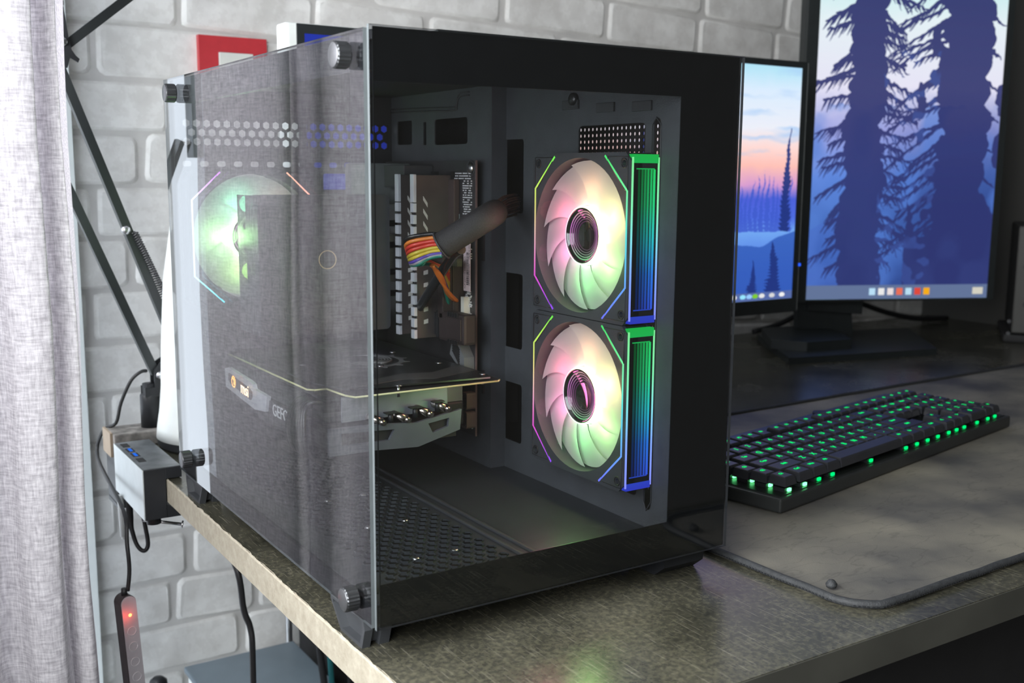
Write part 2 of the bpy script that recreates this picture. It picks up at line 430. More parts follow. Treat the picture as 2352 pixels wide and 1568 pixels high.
# ================================================================== DESK
m, nt, out = mat('mottled_dark_desktop'); L = nt.links.new
b = nd(nt, 'ShaderNodeBsdfPrincipled'); tc = nd(nt, 'ShaderNodeTexCoord')
def nz_(sc, det=5, ro=.6, scale=(1, 1, 1), rz=0):
    mp = nd(nt, 'ShaderNodeMapping'); mp.inputs['Scale'].default_value = scale; mp.inputs['Rotation'].default_value = (0, 0, rz); L(tc.outputs['Object'], mp.inputs['Vector'])
    n = nd(nt, 'ShaderNodeTexNoise'); n.inputs['Scale'].default_value = sc; n.inputs['Detail'].default_value = det; n.inputs['Roughness'].default_value = ro; L(mp.outputs[0], n.inputs['Vector']); return n
big = nz_(9, 5, .65); fine = nz_(260, 4, .7)
cr = nd(nt, 'ShaderNodeValToRGB'); cr.color_ramp.elements[0].position = .35; cr.color_ramp.elements[1].position = .68
cr.color_ramp.elements[0].color = (.024, .024, .019, 1); cr.color_ramp.elements[1].color = (.074, .072, .056, 1); L(big.outputs['Fac'], cr.inputs[0])
cf = nd(nt, 'ShaderNodeValToRGB'); cf.color_ramp.elements[0].position = .42; cf.color_ramp.elements[1].position = .72
cf.color_ramp.elements[0].color = (.75, .75, .75, 1); cf.color_ramp.elements[1].color = (1.9, 1.85, 1.6, 1); L(fine.outputs['Fac'], cf.inputs[0])
mm = nd(nt, 'ShaderNodeMix', data_type='RGBA', blend_type='MULTIPLY'); mm.inputs[0].default_value = 1; L(cr.outputs[0], mm.inputs[6]); L(cf.outputs[0], mm.inputs[7])
# fibre scratches
prev = mm.outputs[2]
for rz, th in ((.3, .66), (1.5, .67), (2.4, .66), (.9, .67)):
    sn = nz_(1, 2, .5, (700, 28, 40), rz); c3 = nd(nt, 'ShaderNodeValToRGB'); c3.color_ramp.elements[0].position = th; c3.color_ramp.elements[1].position = th+.05
    c3.color_ramp.elements[0].color = (0, 0, 0, 1); c3.color_ramp.elements[1].color = (.22, .22, .22, 1); L(sn.outputs['Fac'], c3.inputs[0])
    mb_ = nd(nt, 'ShaderNodeMix', data_type='RGBA'); L(c3.outputs[0], mb_.inputs[0]); L(prev, mb_.inputs[6]); mb_.inputs[7].default_value = (.36, .34, .27, 1); prev = mb_.outputs[2]
L(prev, b.inputs['Base Color'])
rr = nd(nt, 'ShaderNodeMapRange'); rr.inputs[3].default_value = .16; rr.inputs[4].default_value = .36; L(big.outputs['Fac'], rr.inputs[0]); L(rr.outputs[0], b.inputs['Roughness'])
bp = nd(nt, 'ShaderNodeBump'); bp.inputs['Strength'].default_value = .12; bp.inputs['Distance'].default_value = .0005; L(fine.outputs['Fac'], bp.inputs['Height']); L(bp.outputs[0], b.inputs['Normal'])
L(b.outputs[0], out.inputs[0]); desk_m = m
cream = pm('cream_chipboard_edge', (.37, .34, .27), .7, var=.12, scale=160, bump=.5, bscale=260, c2=(.29, .26, .20))
front_e = pm('dark_front_edge', (.050, .050, .042), .4, var=.15, scale=20)
DX0, DX1, DY0, DY1, DT = -.0035, 1.697, -.1345, .872, .0225
desk = thing('desk', 'wide dark mottled desktop with a worn cream left edge', 'desk', (0, 0, 0))
MB().prism([(DX0+.0012, DY0+.001), (DX1, DY0+.001), (DX1, DY1), (.34, DY1), (.34, .646), (DX0+.0012, .646)], -DT+.0005, 0, 'z').obj('desktop', desk_m, desk)
# worn edge: irregular upper line
mb = MB(); N = 140; top0 = []; bot0 = []; top1 = []; bot1 = []
for i in range(N+1):
    y = DY0+(.646-DY0)*i/N
    j = random.uniform(-.0008, .0006)+(-.0012 if .28 < y < .40 else 0)*random.random()
    top0.append(mb.bm.verts.new((DX0, y, -.0009+j*.7))); bot0.append(mb.bm.verts.new((DX0, y, -DT)))
    top1.append(mb.bm.verts.new((DX0+.0016+j, y, -.00005+.0002))); 
for i in range(N):
    mb._f([top0[i], bot0[i], bot0[i+1], top0[i+1]]); mb._f([top1[i], top0[i], top0[i+1], top1[i+1]], True)
mb.obj('edge_band', cream, desk, recalc=False)['label'] = 'cream chipped edge of the desktop'
MB().box(DX0+.001, DX1, DY0, DY0+.0012, -DT, -.0006).obj('edge_band', front_e, desk)['label'] = 'dark front edge of the desktop'
for x, y in ((.248, .82),):
    MB().cyl((x, y, -.75), (x, y, -DT), .0048, n=20).obj('leg', steel, desk)['label'] = 'chrome leg'
cab = thing('drawer_unit', 'dark grey drawer cabinet under the right half of the desk', 'cabinet', (.66, .2, -.75))
MB().box(-.33, .60, -.24, .6, 0, .70).obj('body', dark_wall, cab)
for k in range(3):
    MB().box(-.325, .595, -.255, -.24, .02+.228*k, .235+.228*k, bev=.002).obj('drawer', blk_matte, cab)
bx = thing('storage_box', 'blue-grey flat-topped tower box standing on the floor under the desk', 'box', (.165, .58, -.75))
MB().box(-.072, .072, -.22, .198, 0, .392, bev=.003).obj('body', white_pl, bx)['label'] = 'pale side panels'
MB().box(-.075, .076, -.225, .205, .392, .40, bev=.002).obj('lid', grey_box, bx)
sb = MB(); sb.box(.262, .322, .70, .82, -.75, -.03, bev=.003)
tag(sb.obj('dark_panel', blk_matte), 'tall dark panel under the desk beside the chrome leg', 'panel')

# ================================================================== PC CASE
GW, GD, Z0, Z1 = .2844, .4195, .0197, .3699
case = thing('pc_case', 'black dual chamber pc case with glass front and side, lit inside', 'computer case', (0, 0, 0))
def glass_sheet(name, x0, x1, y0, y1, z0, z1, lab):
    # big faces: glass; thin edges: polished
    mb = MB(); mb.box(x0, x1, y0, y1, z0, z1)
    o = mb.obj(name, [case_glass, glass_edge, black], case)
    thin = 0 if (x1-x0) < .006 else 1
    for f in o.data.polygons:
        f.material_index = 0 if abs(f.normal[thin]) > .9 else 1
        if name == 'front_glass' and not (f.normal[0] < -.9) and f.material_index == 1: f.material_index = 2
    o['label'] = lab; return o
glass_sheet('side_glass', -.0004, .0032, .0054, GD, Z0, Z1, 'tinted glass side panel')
glass_sheet('front_glass', .0005, GW, 0, .0024, Z0, Z1+.0014, 'tinted glass front panel')
# painted border on the inside of the front glass
mb = MB(); mb.holed([(.004, Z0+.0005), (GW-.0008, Z0+.0005), (GW-.0008, Z1+.0008), (.004, Z1+.0008)],
                    [[(.0046, .047), (.2288, .047), (.2300, .3425), (.0046, .3412)]], .0025, .0031, 'y')
mb.obj('painted_border', black_gloss, case)
# frame
mb = MB(); mb.box(.0045, GW, .0045, GD-.002, Z1-.006, Z1-.0008); mb.obj('top_panel', black, case)
# right (far) side panel: perforated near the fans
PX = GW-.002
mb = MB(); mb.perf(.035, .035+.0055*40, .040, .040+.005*58, .0055, .005, .0017, PX-.001, 'x', n=8)
mb.obj('perforated_panel', blk_matte, case, recalc=False)['kind'] = 'stuff'
mb = MB()
mb.box(PX-.001, PX, .0045, .035, Z0, Z1-.006); mb.box(PX-.001, PX, .255, GD, Z0, Z1-.006)
mb.box(PX-.001, PX, .035, .255, .33, Z1-.006); mb.box(PX-.001, PX, .035, .255, Z0, .04)
mb.obj('far_side_panel', black, case)
# bottom: hex vented floor
FZ = .0345
mb = MB(); mb.perf(.022, .022+.0095*10, .015, .015+.0082*42, .0095, .0082, .0037, FZ, 'z', n=6, hexgrid=True)
mb.obj('vented_floor', vent_mat, case, recalc=False)['kind'] = 'stuff'
mb = MB(); mb.box(.004, .022, .0045, .415, FZ-.001, FZ); mb.box(.117, .2325, .0045, .415, FZ-.001, FZ)
mb.box(.022, .117, .0045, .015, FZ-.001, FZ); mb.box(.022, .117, .3594, .415, FZ-.001, FZ)
mb.obj('floor_plate', vent_mat, case)
MB().box(.121, .1235, .010, .30, FZ, FZ+.002, bev=.0006).box(.131, .1335, .010, .30, FZ, FZ+.002, bev=.0006).obj('floor_rail', dgrey, case)
MB().box(.006, PX-.002, .0055, .415, Z0+.002, Z0+.004).obj('dust_filter', blk_matte, case)
MB().box(.0015, .010, .0055, .415, Z0, FZ-.001).obj('lower_side_rail', blk_pl, case)
MB().box(.010, GW-.002, .0045, .012, Z0, FZ+.006).obj('lower_front_rail', black, case)
MB().box(.0040, .010, .012, .415, Z1-.022, Z1-.006).obj('upper_side_rail', black, case)
for k in range(6):
    x = .055+.03*(k % 2)+.003; y = .06+.075*(k//2)
    MB().lathe([(.0001, .0016), (.002, .0014), (.003, 0)], (x, y, FZ), n=14).obj('floor_screw', steel, case)
# front side plate the intake fans are fixed on  (x = .2325)
TX = .2325
win = [rrect(.042, .122, .055, .327, .004)]
slots = [rrect(.0255, .0335, .048, .330, .004), rrect(.1985, .232, .258, .3195, .003), rrect(.1985, .232, .1425, .207, .003), rrect(.1985, .232, .060, .112, .003)]
mb = MB(); mb.holed([(.0045, FZ), (.249, FZ), (.249, Z1-.006), (.0045, Z1-.006)], win+slots, TX, TX+.001, 'x'); mb.obj('intake_plate', black_in, case)
for y, z in ((.132, .344), (.088, .340), (.046, .339)):
    MB().box(TX-.002, TX, y-.011, y+.010, z-.004, z+.003, bev=.0006).obj('hook_tab', dgrey, case)
MB().lathe([(.0048, 0), (.0048, .003), (.003, .0045), (.0001, .0046)], (0, 0, 0), n=20, axis='x', M=Matrix.Translation((TX-.0045, .127, .3475))@Matrix.Rotation(PI, 4, 'Z')@Matrix.Translation((-.0045, 0, 0))).obj('standoff_knob', knobm, case)
MB().tube([(TX-.0003, .0285+.0015, .33), (TX-.0003, .0250, .325), (TX-.0003, .0250, .055), (TX-.0003, .030, .0475), (TX-.0003, .0345, .055), (TX-.0003, .0345, .325)], .0006, 6, closed=True).obj('slot_rim', dgrey, case)
# motherboard tray (x=.218)
BX = .218
holes = [rrect(.266, .326, .3165, .3395, .003), rrect(.371, .402, .318, .3405, .002), rrect(.342, .348, .317, .338, .001)]
mb = MB(); mb.holed([(.2265, FZ), (.415, FZ), (.415, Z1-.006), (.2265, Z1-.006)], holes, BX, BX+.001, 'x'); mb.obj('motherboard_tray', black_in, case)
MB().box(BX, TX+.001, .2255, .2268, FZ, Z1-.006).obj('tray_step', black_in, case)
for off in (0, -.0028):
    MB().tube([(BX-.0006, .415, .3525+off), (BX-.0006, .330, .3500+off), (BX-.0006, .288, .3488+off), (BX-.0006, .284, .352+off), (BX-.0006, .282, .3575+off), (BX-.0006, .276, .3605+off), (BX-.0006, .262, .3605+off)], .0007, 6, sub=3).obj('tray_embossing', dgrey, case)
MB().box(BX-.0015, BX, .236, .239, .2165, .2395).obj('cable_slot', blk_matte, case)
MB().box(BX-.0015, BX, .236, .239, .0995, .1205).obj('cable_slot', blk_matte, case)
# rear panel with hex vents
RY = .4145
mb = MB(); mb.perf(.012, .012+.0092*22, .3135, .3135+.0080*3, .0092, .0080, .0037, RY, 'y', n=6, hexgrid=True)
mb.obj('rear_vent', blk_matte, case, recalc=False)['kind'] = 'stuff'
mb = MB(); fanhole = [circ(.068, .233, .057, 40)]
small = [rrect(.012+.0155*k, .020+.0155*k, .2955, .3005, .002, 3) for k in range(13)]
mb.holed([(.002, FZ), (.2330, FZ), (.2330, .3135), (.002, .3135)], fanhole+small+[rrect(.145, .205, .155, .29, .002)], RY, RY+.001, 'y')
mb.box(.002, .012, RY, RY+.001, .3135, .3375); mb.box(.2144, .233, RY, RY+.001, .3135, .3375); mb.box(.002, .2844, RY, RY+.001, .3375, Z1-.006)
mb.box(.233, .2844, RY, RY+.001, Z0, .3375); mb.box(.002, .233, RY, RY+.001, Z0, FZ)
mb.obj('rear_panel', black, case)
for k in range(5):
    MB().box(.085, .20, RY-.003, RY-.001, .052+.0205*k, .066+.0205*k, bev=.0008).obj('slot_cover', dgrey, case)
# feet: hollow trapezoid brackets on the left, plain ones on the right
def foot(yc, front):
    f = MB()
    o = [(yc-.0205*front, Z0), (yc-.0225*front, .013), (yc-.018*front, 0), (yc+.014*front, 0), (yc+.030*front, .0165), (yc+.030*front, Z0)] if front > 0 else \
        [(yc-.030, Z0), (yc-.028, .0165), (yc-.018, 0), (yc+.018, 0), (yc+.0225, .0150), (yc+.0225, Z0)]
    cy = sum(p[0] for p in o)/6; 
    inn = [(cy+(p[0]-cy)*.86, min(.0172, max(.0022, p[1]-.0015))) for p in o]
    f.holed(o, [inn], .0005, .006, 'x'); f.prism(o, .012, .019, 'x'); f.prism([(p[0], p[1]) for p in inn], .006, .012, 'x')
    return f
fo = foot(.040, 1); fo.obj('foot', dgrey, case)
fo = foot(.382, -1); fo.obj('foot', dgrey, case)
for y0, y1 in ((.010, .060), (.36, .41)):
    MB().prism([(y0, Z0), (y0+.002, .008), (y0+.012, 0.0), (y1-.012, 0), (y1-.002, .008), (y1, Z0)], .235, .273, 'x').obj('foot', blk_pl, case)
# knurled thumb screws (outer knob, glass, inner standoff)
ts = []
for y, z in ((.0251, .3563), (.3817, .3563), (.0257, .0327), (.3785, .0385)):
    k = MB(); R_ = .0078; n = 44
    rings = []
    for h, rr_ in ((-.0098, .93), (-.0092, 1.0), (-.0020, 1.0), (-.0012, .9)):
        rings.append([k.bm.verts.new((h, y+math.cos(2*PI*i/n)*R_*rr_*(1 if i % 2 else .955), z+math.sin(2*PI*i/n)*R_*rr_*(1 if i % 2 else .955))) for i in range(n)])
    for A, B in zip(rings[:-1], rings[1:]):
        for i in range(n): k._f([A[i], A[(i+1) % n], B[(i+1) % n], B[i]])
    k._f(rings[0]); k._f(rings[-1][::-1])
    ko = k.obj('thumb_screw', knobm, case)
    MB().lathe([(R_*.90, -.0099), (R_*.86, -.0102), (.0001, -.0101)], (0, y, z), n=32, axis='x').obj('cap_face', kface, ko)
    MB().cyl((.0035, y, z), (.0105, y, z), R_*.92, n=24).obj('standoff', blk_pl, ko)

# ================================================================== RGB FANS
glow = em_attr('led_glow', 1.35)
def fan_led_left(v):   # v: 0 top .. 1 bottom
    return ramp([(0, (.15, 1.1, .12)), (.15, (.7, 1.2, .15)), (.35, (1.0, .85, .25)), (.55, (1.0, .55, .65)), (.75, (1.1, .12, .75)), (1, (.30, .10, 1.2))], v)
def fan_led_right(v):
    return ramp([(0, (.08, 1.0, .18)), (.25, (.30, 1.3, .55)), (.5, (.15, 1.0, 1.0)), (.75, (.20, .55, 1.3)), (1, (.22, .22, 1.2))], v)
def side_led(v):
    return ramp([(0, (.02, .85, .12)), (.3, (.03, .9, .30)), (.5, (.03, .70, .75)), (.7, (.03, .25, 1.0)), (1, (.05, .07, .95))], v)
blade_m, nt, out = mat('milky_fan_blade'); L = nt.links.new
df = nd(nt, 'ShaderNodeBsdfDiffuse'); tl = nd(nt, 'ShaderNodeBsdfTranslucent'); df.inputs[0].default_value = (.52, .52, .52, 1); tl.inputs[0].default_value = (.60, .60, .60, 1)
ms = nd(nt, 'ShaderNodeMixShader'); ms.inputs[0].default_value = .5; L(df.outputs[0], ms.inputs[1]); L(tl.outputs[0], ms.inputs[2]); L(ms.outputs[0], out.inputs[0])
mirror_dark = pm('smoked_mirror', (.010, .012, .012), .08, .0, spec=.9)
F = .120
def strip(mb, pts, w, a, t, closed=False):
    """ribbon of width w along 2d pts in the fan face (u right/back, v up); a = face height, t = thickness outwards"""
    n = len(pts)
    for i in range(n-1):
        p, q = Vector((*pts[i], 0)), Vector((*pts[i+1], 0)); d = (q-p).normalized(); nn = Vector((-d.y, d.x, 0))*w/2
        e = d*w*.3
        seg = 6
        for k in range(seg):
            a0 = p-e*(k == 0)+(q-p)*(k/seg); a1 = p+(q-p)*((k+1)/seg)+e*(k == seg-1)
            vs = [mb.bm.verts.new((v.x, v.y, hh)) for hh in (a, a+t) for v in (a0-nn, a1-nn, a1+nn, a0+nn)]
            mb._f([vs[4], vs[5], vs[6], vs[7]]); mb._f([vs[0], vs[1], vs[5], vs[4]]); mb._f([vs[2], vs[3], vs[7], vs[6]])
def make_fan(name, label, group, T, leftc, rightc, ringc, lights, mirror=True):
    """local frame: u in [0,F] , v in [0,F], w=0 front face, w=-.025 back. T maps local (u,v,w)->world"""
    o = thing(name, label, 'fan', group=group); o.matrix_world = T
    ch = .006
    outer = [(ch, 0), (F-ch, 0), (F, ch), (F, F-ch), (F-ch, F), (ch, F), (0, F-ch), (0, ch)]
    hs = [circ(x, y, .0021, 12) for x in (.0075, F-.0075) for y in (.0075, F-.0075)]
    mb = MB(); mb.holed(outer, [circ(F/2, F/2, .0565, 56)]+hs, -.003, 0, 'z'); 
    mb.holed(outer, [circ(F/2, F/2, .0570, 56)]+hs, -.025, -.022, 'z')
    mb.obj('frame', fanframe, o)
    mb = MB()   # duct wall
    rings = [[mb.bm.verts.new((F/2+.0568*math.cos(2*PI*i/56), F/2+.0568*math.sin(2*PI*i/56), h)) for i in range(56)] for h in (-.003, -.022)]
    for i in range(56): mb._f([rings[0][i], rings[0][(i+1) % 56], rings[1][(i+1) % 56], rings[1][i]], True)
    mb.obj('duct', fanframe, o)
    # body edge walls
    mb = MB()
    for (x0, x1, y0, y1) in ((.0005, .0025, ch, F-ch), (F-.0025, F-.0005, ch, F-ch), (ch, F-ch, .0005, .0025), (ch, F-ch, F-.0025, F-.0005)):
        mb.box(x0, x1, y0, y1, -.022, -.003)
    mb.obj('side_wall', blk_pl, o)
    # raised corner pads with screw rims
    for sx in (0, 1):
        for sy in (0, 1):
            P = [(.003, .003), (.026, .003), (.026, .006), (.006, .026), (.003, .026)]
            P = [((F-u) if sx else u, (F-v) if sy else v) for u, v in P]
            pad = MB(); pad.tube([(u, v, .0001) for u, v in P], .0004, 5, closed=True); po = pad.obj('corner_pad', blk_pl, o)
            cxx, cyy = (F-.0075 if sx else .0075), (F-.0075 if sy else .0075)
            MB().tube([(cxx+.0031*math.cos(t*PI/8), cyy+.0031*math.sin(t*PI/8), .0001) for t in range(16)], .0006, 5, closed=True).obj('screw_rim', blk_pl, po)
    # LED lines
    mb = MB(); strip(mb, [(.0290, .1175), (.0035, .0935), (.0035, .0265), (.0290, .0025)], .0013, 0, .0004)
    mb.obj('light_line', glow, o, col=lambda c: leftc(1-c.y/F))
    mb = MB(); strip(mb, [(F-.0290, .1175), (F-.0035, .0935), (F-.0035, .0265), (F-.0290, .0025)], .0013, 0, .0004)
    mb.obj('light_line', glow, o, col=lambda c: rightc(1-c.y/F))
    # rotor: hub, glowing ring, blades
    hub = MB(); hub.lathe([(.0215, -.019), (.0215, -.0045), (.0205, -.0036), (.0192, -.0036), (.0188, -.006), (.0001, -.0062)], (F/2, F/2, 0), n=40)
    ho = hub.obj('hub', mirror_dark, o)
    rg = MB()
    for r, z in ((.0219, -.0050),):
        rings = [[rg.bm.verts.new((F/2+rr_*math.cos(2*PI*i/48), F/2+rr_*math.sin(2*PI*i/48), h)) for i in range(48)] for rr_, h in ((.0205, -.0034), (.0217, -.0040), (.0219, -.0170))]
        for A, B in zip(rings[:-1], rings[1:]):
            for i in range(48): rg._f([A[i], A[(i+1) % 48], B[(i+1) % 48], B[i]], True)
    def rc(c):
        a = math.atan2(c.y-F/2, c.x-F/2); k = 3.2 if c.z < -.0045 else 1.6
        return tuple(v*k*(4.2 if k > 2 else 2.) for v in ringc(a))
    rg.obj('light_ring', glow, ho, col=rc)
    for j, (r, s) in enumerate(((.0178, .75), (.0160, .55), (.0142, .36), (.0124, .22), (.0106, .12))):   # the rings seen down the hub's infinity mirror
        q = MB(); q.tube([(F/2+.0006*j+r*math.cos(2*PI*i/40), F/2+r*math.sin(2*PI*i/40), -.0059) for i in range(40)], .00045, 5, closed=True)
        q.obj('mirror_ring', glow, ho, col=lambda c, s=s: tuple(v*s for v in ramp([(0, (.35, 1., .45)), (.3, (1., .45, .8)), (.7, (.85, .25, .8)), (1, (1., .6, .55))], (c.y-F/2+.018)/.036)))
    nb = 11
    for k in range(nb):
        bl = MB(); G = []
        for i in range(9):
            rr_ = .0222+(.0548-.0222)*i/8; row = []
            for jx in range(7):
                s = jx/6
                ang = 2*PI*k/nb+(s-.5)*(2*PI/nb*1.30)+.42*(i/8)**1.3
                hz = -.0125+.0055*s-.002*(1-i/8)*(s-.5)
                row.append(bl.bm.verts.new((F/2+rr_*math.cos(ang), F/2+rr_*math.sin(ang), hz)))
            G.append(row)
        for i in range(8):
            for jx in range(6): bl._f([G[i][jx], G[i][jx+1], G[i+1][jx+1], G[i+1][jx]], True)
        bl.obj('blade', blade_m, o)
    # rear struts
    for k in range(4):
        a = PI/4+k*PI/2+.25
        st = MB(); st.box(.018, .0575, -.0022, .0022, -.0245, -.0215, M=Matrix.Translation((F/2, F/2, 0))@Matrix.Rotation(a, 4, 'Z')); st.obj('strut', fanframe, o)
    MB().cyl((F/2, F/2, -.0245), (F/2, F/2, -.0195), .021, n=32).obj('motor_mount', fanframe, o)
    # infinity mirror side (facing +u edge): frame line, dark panel, inner lines glowing in place of the mirror's fading reflections
    if mirror:
        def side(name, y0, y1, w0, w1, colf, m=glow, du=.0006, z=0.0):
            return MB().box(F+z, F+z+du, y0, y1, w0, w1)
        sp = MB(); sp.prism([(-.0012, ch*.6), (-.0238, ch*.6), (-.0238, F-ch*.6), (-.0012, F-ch*.6)], 0, 0, 'z') if 0 else None
        pnl = MB(); pnl.box(F-.0008, F+.0003, .004, F-.004, -.0242, -.0008); po = pnl.obj('mirror_panel', mirror_dark, o)
        for (y0, y1, w0, w1) in ((.0035, F-.0035, -.0016, -.0006), (.0035, F-.0035, -.0244, -.0234)):
            fr = MB()
            for k in range(10):
                fr.box(F, F+.0010, y0+(y1-y0)*k/10, y0+(y1-y0)*(k+1)/10, w0, w1)
            fr.obj('light_frame', glow, po, col=lambda c: tuple(min(1.4, v*1.0+.28) for v in side_led(1-c.y/F)))
        for y0, y1 in ((F-.0075, F-.0015), (.0015, .0065)):
            cp = MB(); cp.box(F-.004, F+.0008, y0, y1, -.0236, -.0014)
            cp.obj('end_cap', glow, po, col=lambda c: tuple(v*.62 for v in side_led(1-c.y/F)))
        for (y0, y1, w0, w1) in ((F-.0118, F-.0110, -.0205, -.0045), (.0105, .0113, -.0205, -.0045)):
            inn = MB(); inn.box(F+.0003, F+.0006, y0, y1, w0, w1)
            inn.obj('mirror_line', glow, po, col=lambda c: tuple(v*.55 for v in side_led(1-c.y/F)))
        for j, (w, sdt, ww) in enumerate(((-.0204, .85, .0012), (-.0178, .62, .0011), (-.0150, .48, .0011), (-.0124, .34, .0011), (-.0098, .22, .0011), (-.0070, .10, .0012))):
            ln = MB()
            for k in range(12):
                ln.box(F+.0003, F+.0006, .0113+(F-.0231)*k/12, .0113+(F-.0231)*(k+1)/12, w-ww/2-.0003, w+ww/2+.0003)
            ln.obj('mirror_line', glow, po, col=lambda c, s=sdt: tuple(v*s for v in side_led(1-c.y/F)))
    for (a, cl, e) in lights:
        l = bpy.data.lights.new('fan_led', 'POINT'); l.energy = e; l.color = cl; l.shadow_soft_size = .008
        lo = bpy.data.objects.new('fan_led', l); COL.objects.link(lo); lo.parent = o
        lo.location = (F/2+.033*math.cos(a), F/2+.033*math.sin(a), .002)
    return o
# intake fans: local u -> world -y (towards the front), v -> world z, w(out of face) -> world -x
def T_in(y0, z0): return basis((.2066, y0+F, z0), (0, -1, 0), (0, 0, 1), (-1, 0, 0))
def ring_front(a):
    a = a % (2*PI)
    return ramp([(0, (1.0, .95, .55)), (.8, (1.0, .9, .45)), (1.6, (1.0, .75, .5)), (2.5, (1.0, .5, .6)), (3.4, (1.0, .45, .8)), (4.3, (.75, .95, .75)), (5.0, (.6, 1., .5)), (2*PI, (1.0, .95, .55))], a)
FE = .055
lf = [(0.4, (1, .85, .30), FE*1.8), (1.4, (1, .50, .25), FE*.9), (2.6, (1, .14, .28), FE), (3.6, (1, .20, .50), FE*.9), (4.6, (.20, 1., .22), FE*.9), (5.6, (.45, 1., .25), FE*1.6)]
make_fan('intake_fan', 'upper of the two glowing rainbow fans behind the front glass', 'rainbow fans in the case', T_in(.025, .1861), fan_led_left, fan_led_right, ring_front, lf)
make_fan('intake_fan', 'lower of the two glowing rainbow fans behind the front glass', 'rainbow fans in the case', T_in(.025, .0655), fan_led_left, fan_led_right, ring_front, lf)
# rear fan faces the front: u -> +x, v -> z, w -> -y
def rear_l(v): return tuple(2.2*q for q in rear_l_(v))
def rear_l_(v): return ramp([(0, (.75, .15, 1.1)), (.25, (.9, .8, 1.3)), (.6, (.9, .9, 1.3)), (.8, (.35, 1.1, 1.3)), (1, (.1, .9, 1.2))], v)
def rear_r(v): return ramp([(0, (2.6, 1.2, .8)), (.3, (2.6, .8, .7)), (1, (2., .4, 1.2))], v)
def ring_rear(a): return (.75, 1.0, .65)
lr = [(2.0, (.25, 1., .55), FE*1.5), (3.1, (.45, 1., .35), FE*2.4), (4.3, (.5, 1., .2), FE*1.6), (.8, (.9, .6, .4), FE*.8), (5.5, (.8, .8, .3), FE*.8)]
make_fan('exhaust_fan', 'green glowing fan at the back of the case, half hidden by the cooler', 'rainbow fans in the case', basis((.008, .389, .173), (1, 0, 0), (0, 0, 1), (0, -1, 0)), rear_l, rear_r, ring_rear, lr, mirror=False)

# ================================================================== MOTHERBOARD AND PARTS
mx = .208
mbd = thing('motherboard', 'dark motherboard upright on the tray, dense with small silver parts', 'motherboard', (mx, .235, .0625))
def MBX(name, x0, x1, y0, y1, z0, z1, m, par=mbd, bev=.0):   # world box parented to the board
    o = MB().box(x0, x1, y0, y1, z0, z1, bev=bev).obj(name, m, par); o.matrix_parent_inverse = Matrix.Translation(par.location).inverted(); return o
def W2(o, par): o.parent = par; o.matrix_parent_inverse = Matrix.Translation(par.location).inverted(); return o
MBX('board', mx, mx+.0014, .2355, .408, .0625, .302, pcb)
MBX('board_edge', mx-.0001, mx+.0015, .2345, .2355, .0625, .302, pcb_brown)
g = MB(); rnd = random.Random(3)
for i in range(30):          # bright solder pads in rows near the top front corner
    for j in range(3):
        if rnd.random() < .8: g.box(mx-.0008, mx, .243+.0012*i*1.0, .2437+.0012*i, .2905-.0022*j, .2915-.0022*j)
for i in range(34):
    for j in range(8):
        if rnd.random() < .62:
            y = .241+.0019*j; z = .284-.0020*i; g.box(mx-.0010, mx, y, y+rnd.choice((.0006, .0012)), z, z+.0010)
for i in range(60):
    y = .240+rnd.random()*.02; z = .165+rnd.random()*.028; g.box(mx-.0012, mx, y, y+.0012, z, z+.0010)
for i in range(40):
    y = .238+rnd.random()*.024; z = .068+rnd.random()*.01; g.box(mx-.0012, mx, y, y+.0009, z, z+.0009)
go = g.obj('solder_pads', solder, mbd); W2(go, mbd); go['kind'] = 'stuff'
W2(MB().lathe([(.0001, -.0024), (.0042, -.0018), (.0046, 0)], (mx, .2425, .2955), n=20, axis='x').obj('mounting_screw', steel, mbd), mbd)
W2(MB().tube([(mx-.0003, .2425+.0062*math.cos(t*PI/10), .2955+.0062*math.sin(t*PI/10)) for t in range(20)], .0007, 5, closed=True).obj('screw_ring', dgrey, mbd), mbd)
MBX('chip', mx-.0012, mx, .285, .297, .268, .277, dgrey); MBX('chip', mx-.0015, mx, .262, .270, .246, .256, pm('grey_chip', (.16, .19, .19), .4))
MBX('heat_spreader', mx-.006, mx, .262, .297, .150, .286, pm('brown_black_spreader', (.05, .036, .034), .45), bev=.001)
MBX('label_plate', mx-.0066, mx-.006, .283, .296, .2350, .2595, label_w)
cep = MBX('approval_plate', mx-.0066, mx-.006, .2815, .2965, .2625, .2835, blk_pl)
Mx = lambda y, z, x=mx-.0072: basis((x, y, z), (0, -1, 0), (0, 0, 1), (-1, 0, 0))
Mr = lambda y, z, x=mx-.0072: basis((x, y, z), (0, 0, 1), (0, 1, 0), (-1, 0, 0))
t_ = text('approval_mark', 'CE', .010, Mr(.2875, .2680), print_g, mbd); W2(t_, mbd)
g = MB(); z = .266
g.tube([(mx-.0070, .2860, .2745), (mx-.0070, .2930, .2815)], .0004, 4); g.tube([(mx-.0070, .2930, .2745), (mx-.0070, .2860, .2815)], .0004, 4)
g.tube([(mx-.0070, .2860, .2820), (mx-.0070, .2930, .2820)], .0004, 4); g.box(mx-.0072, mx-.0068, .2835, .2848, .2745, .2815)
W2(g.obj('approval_mark', print_g, mbd), mbd)
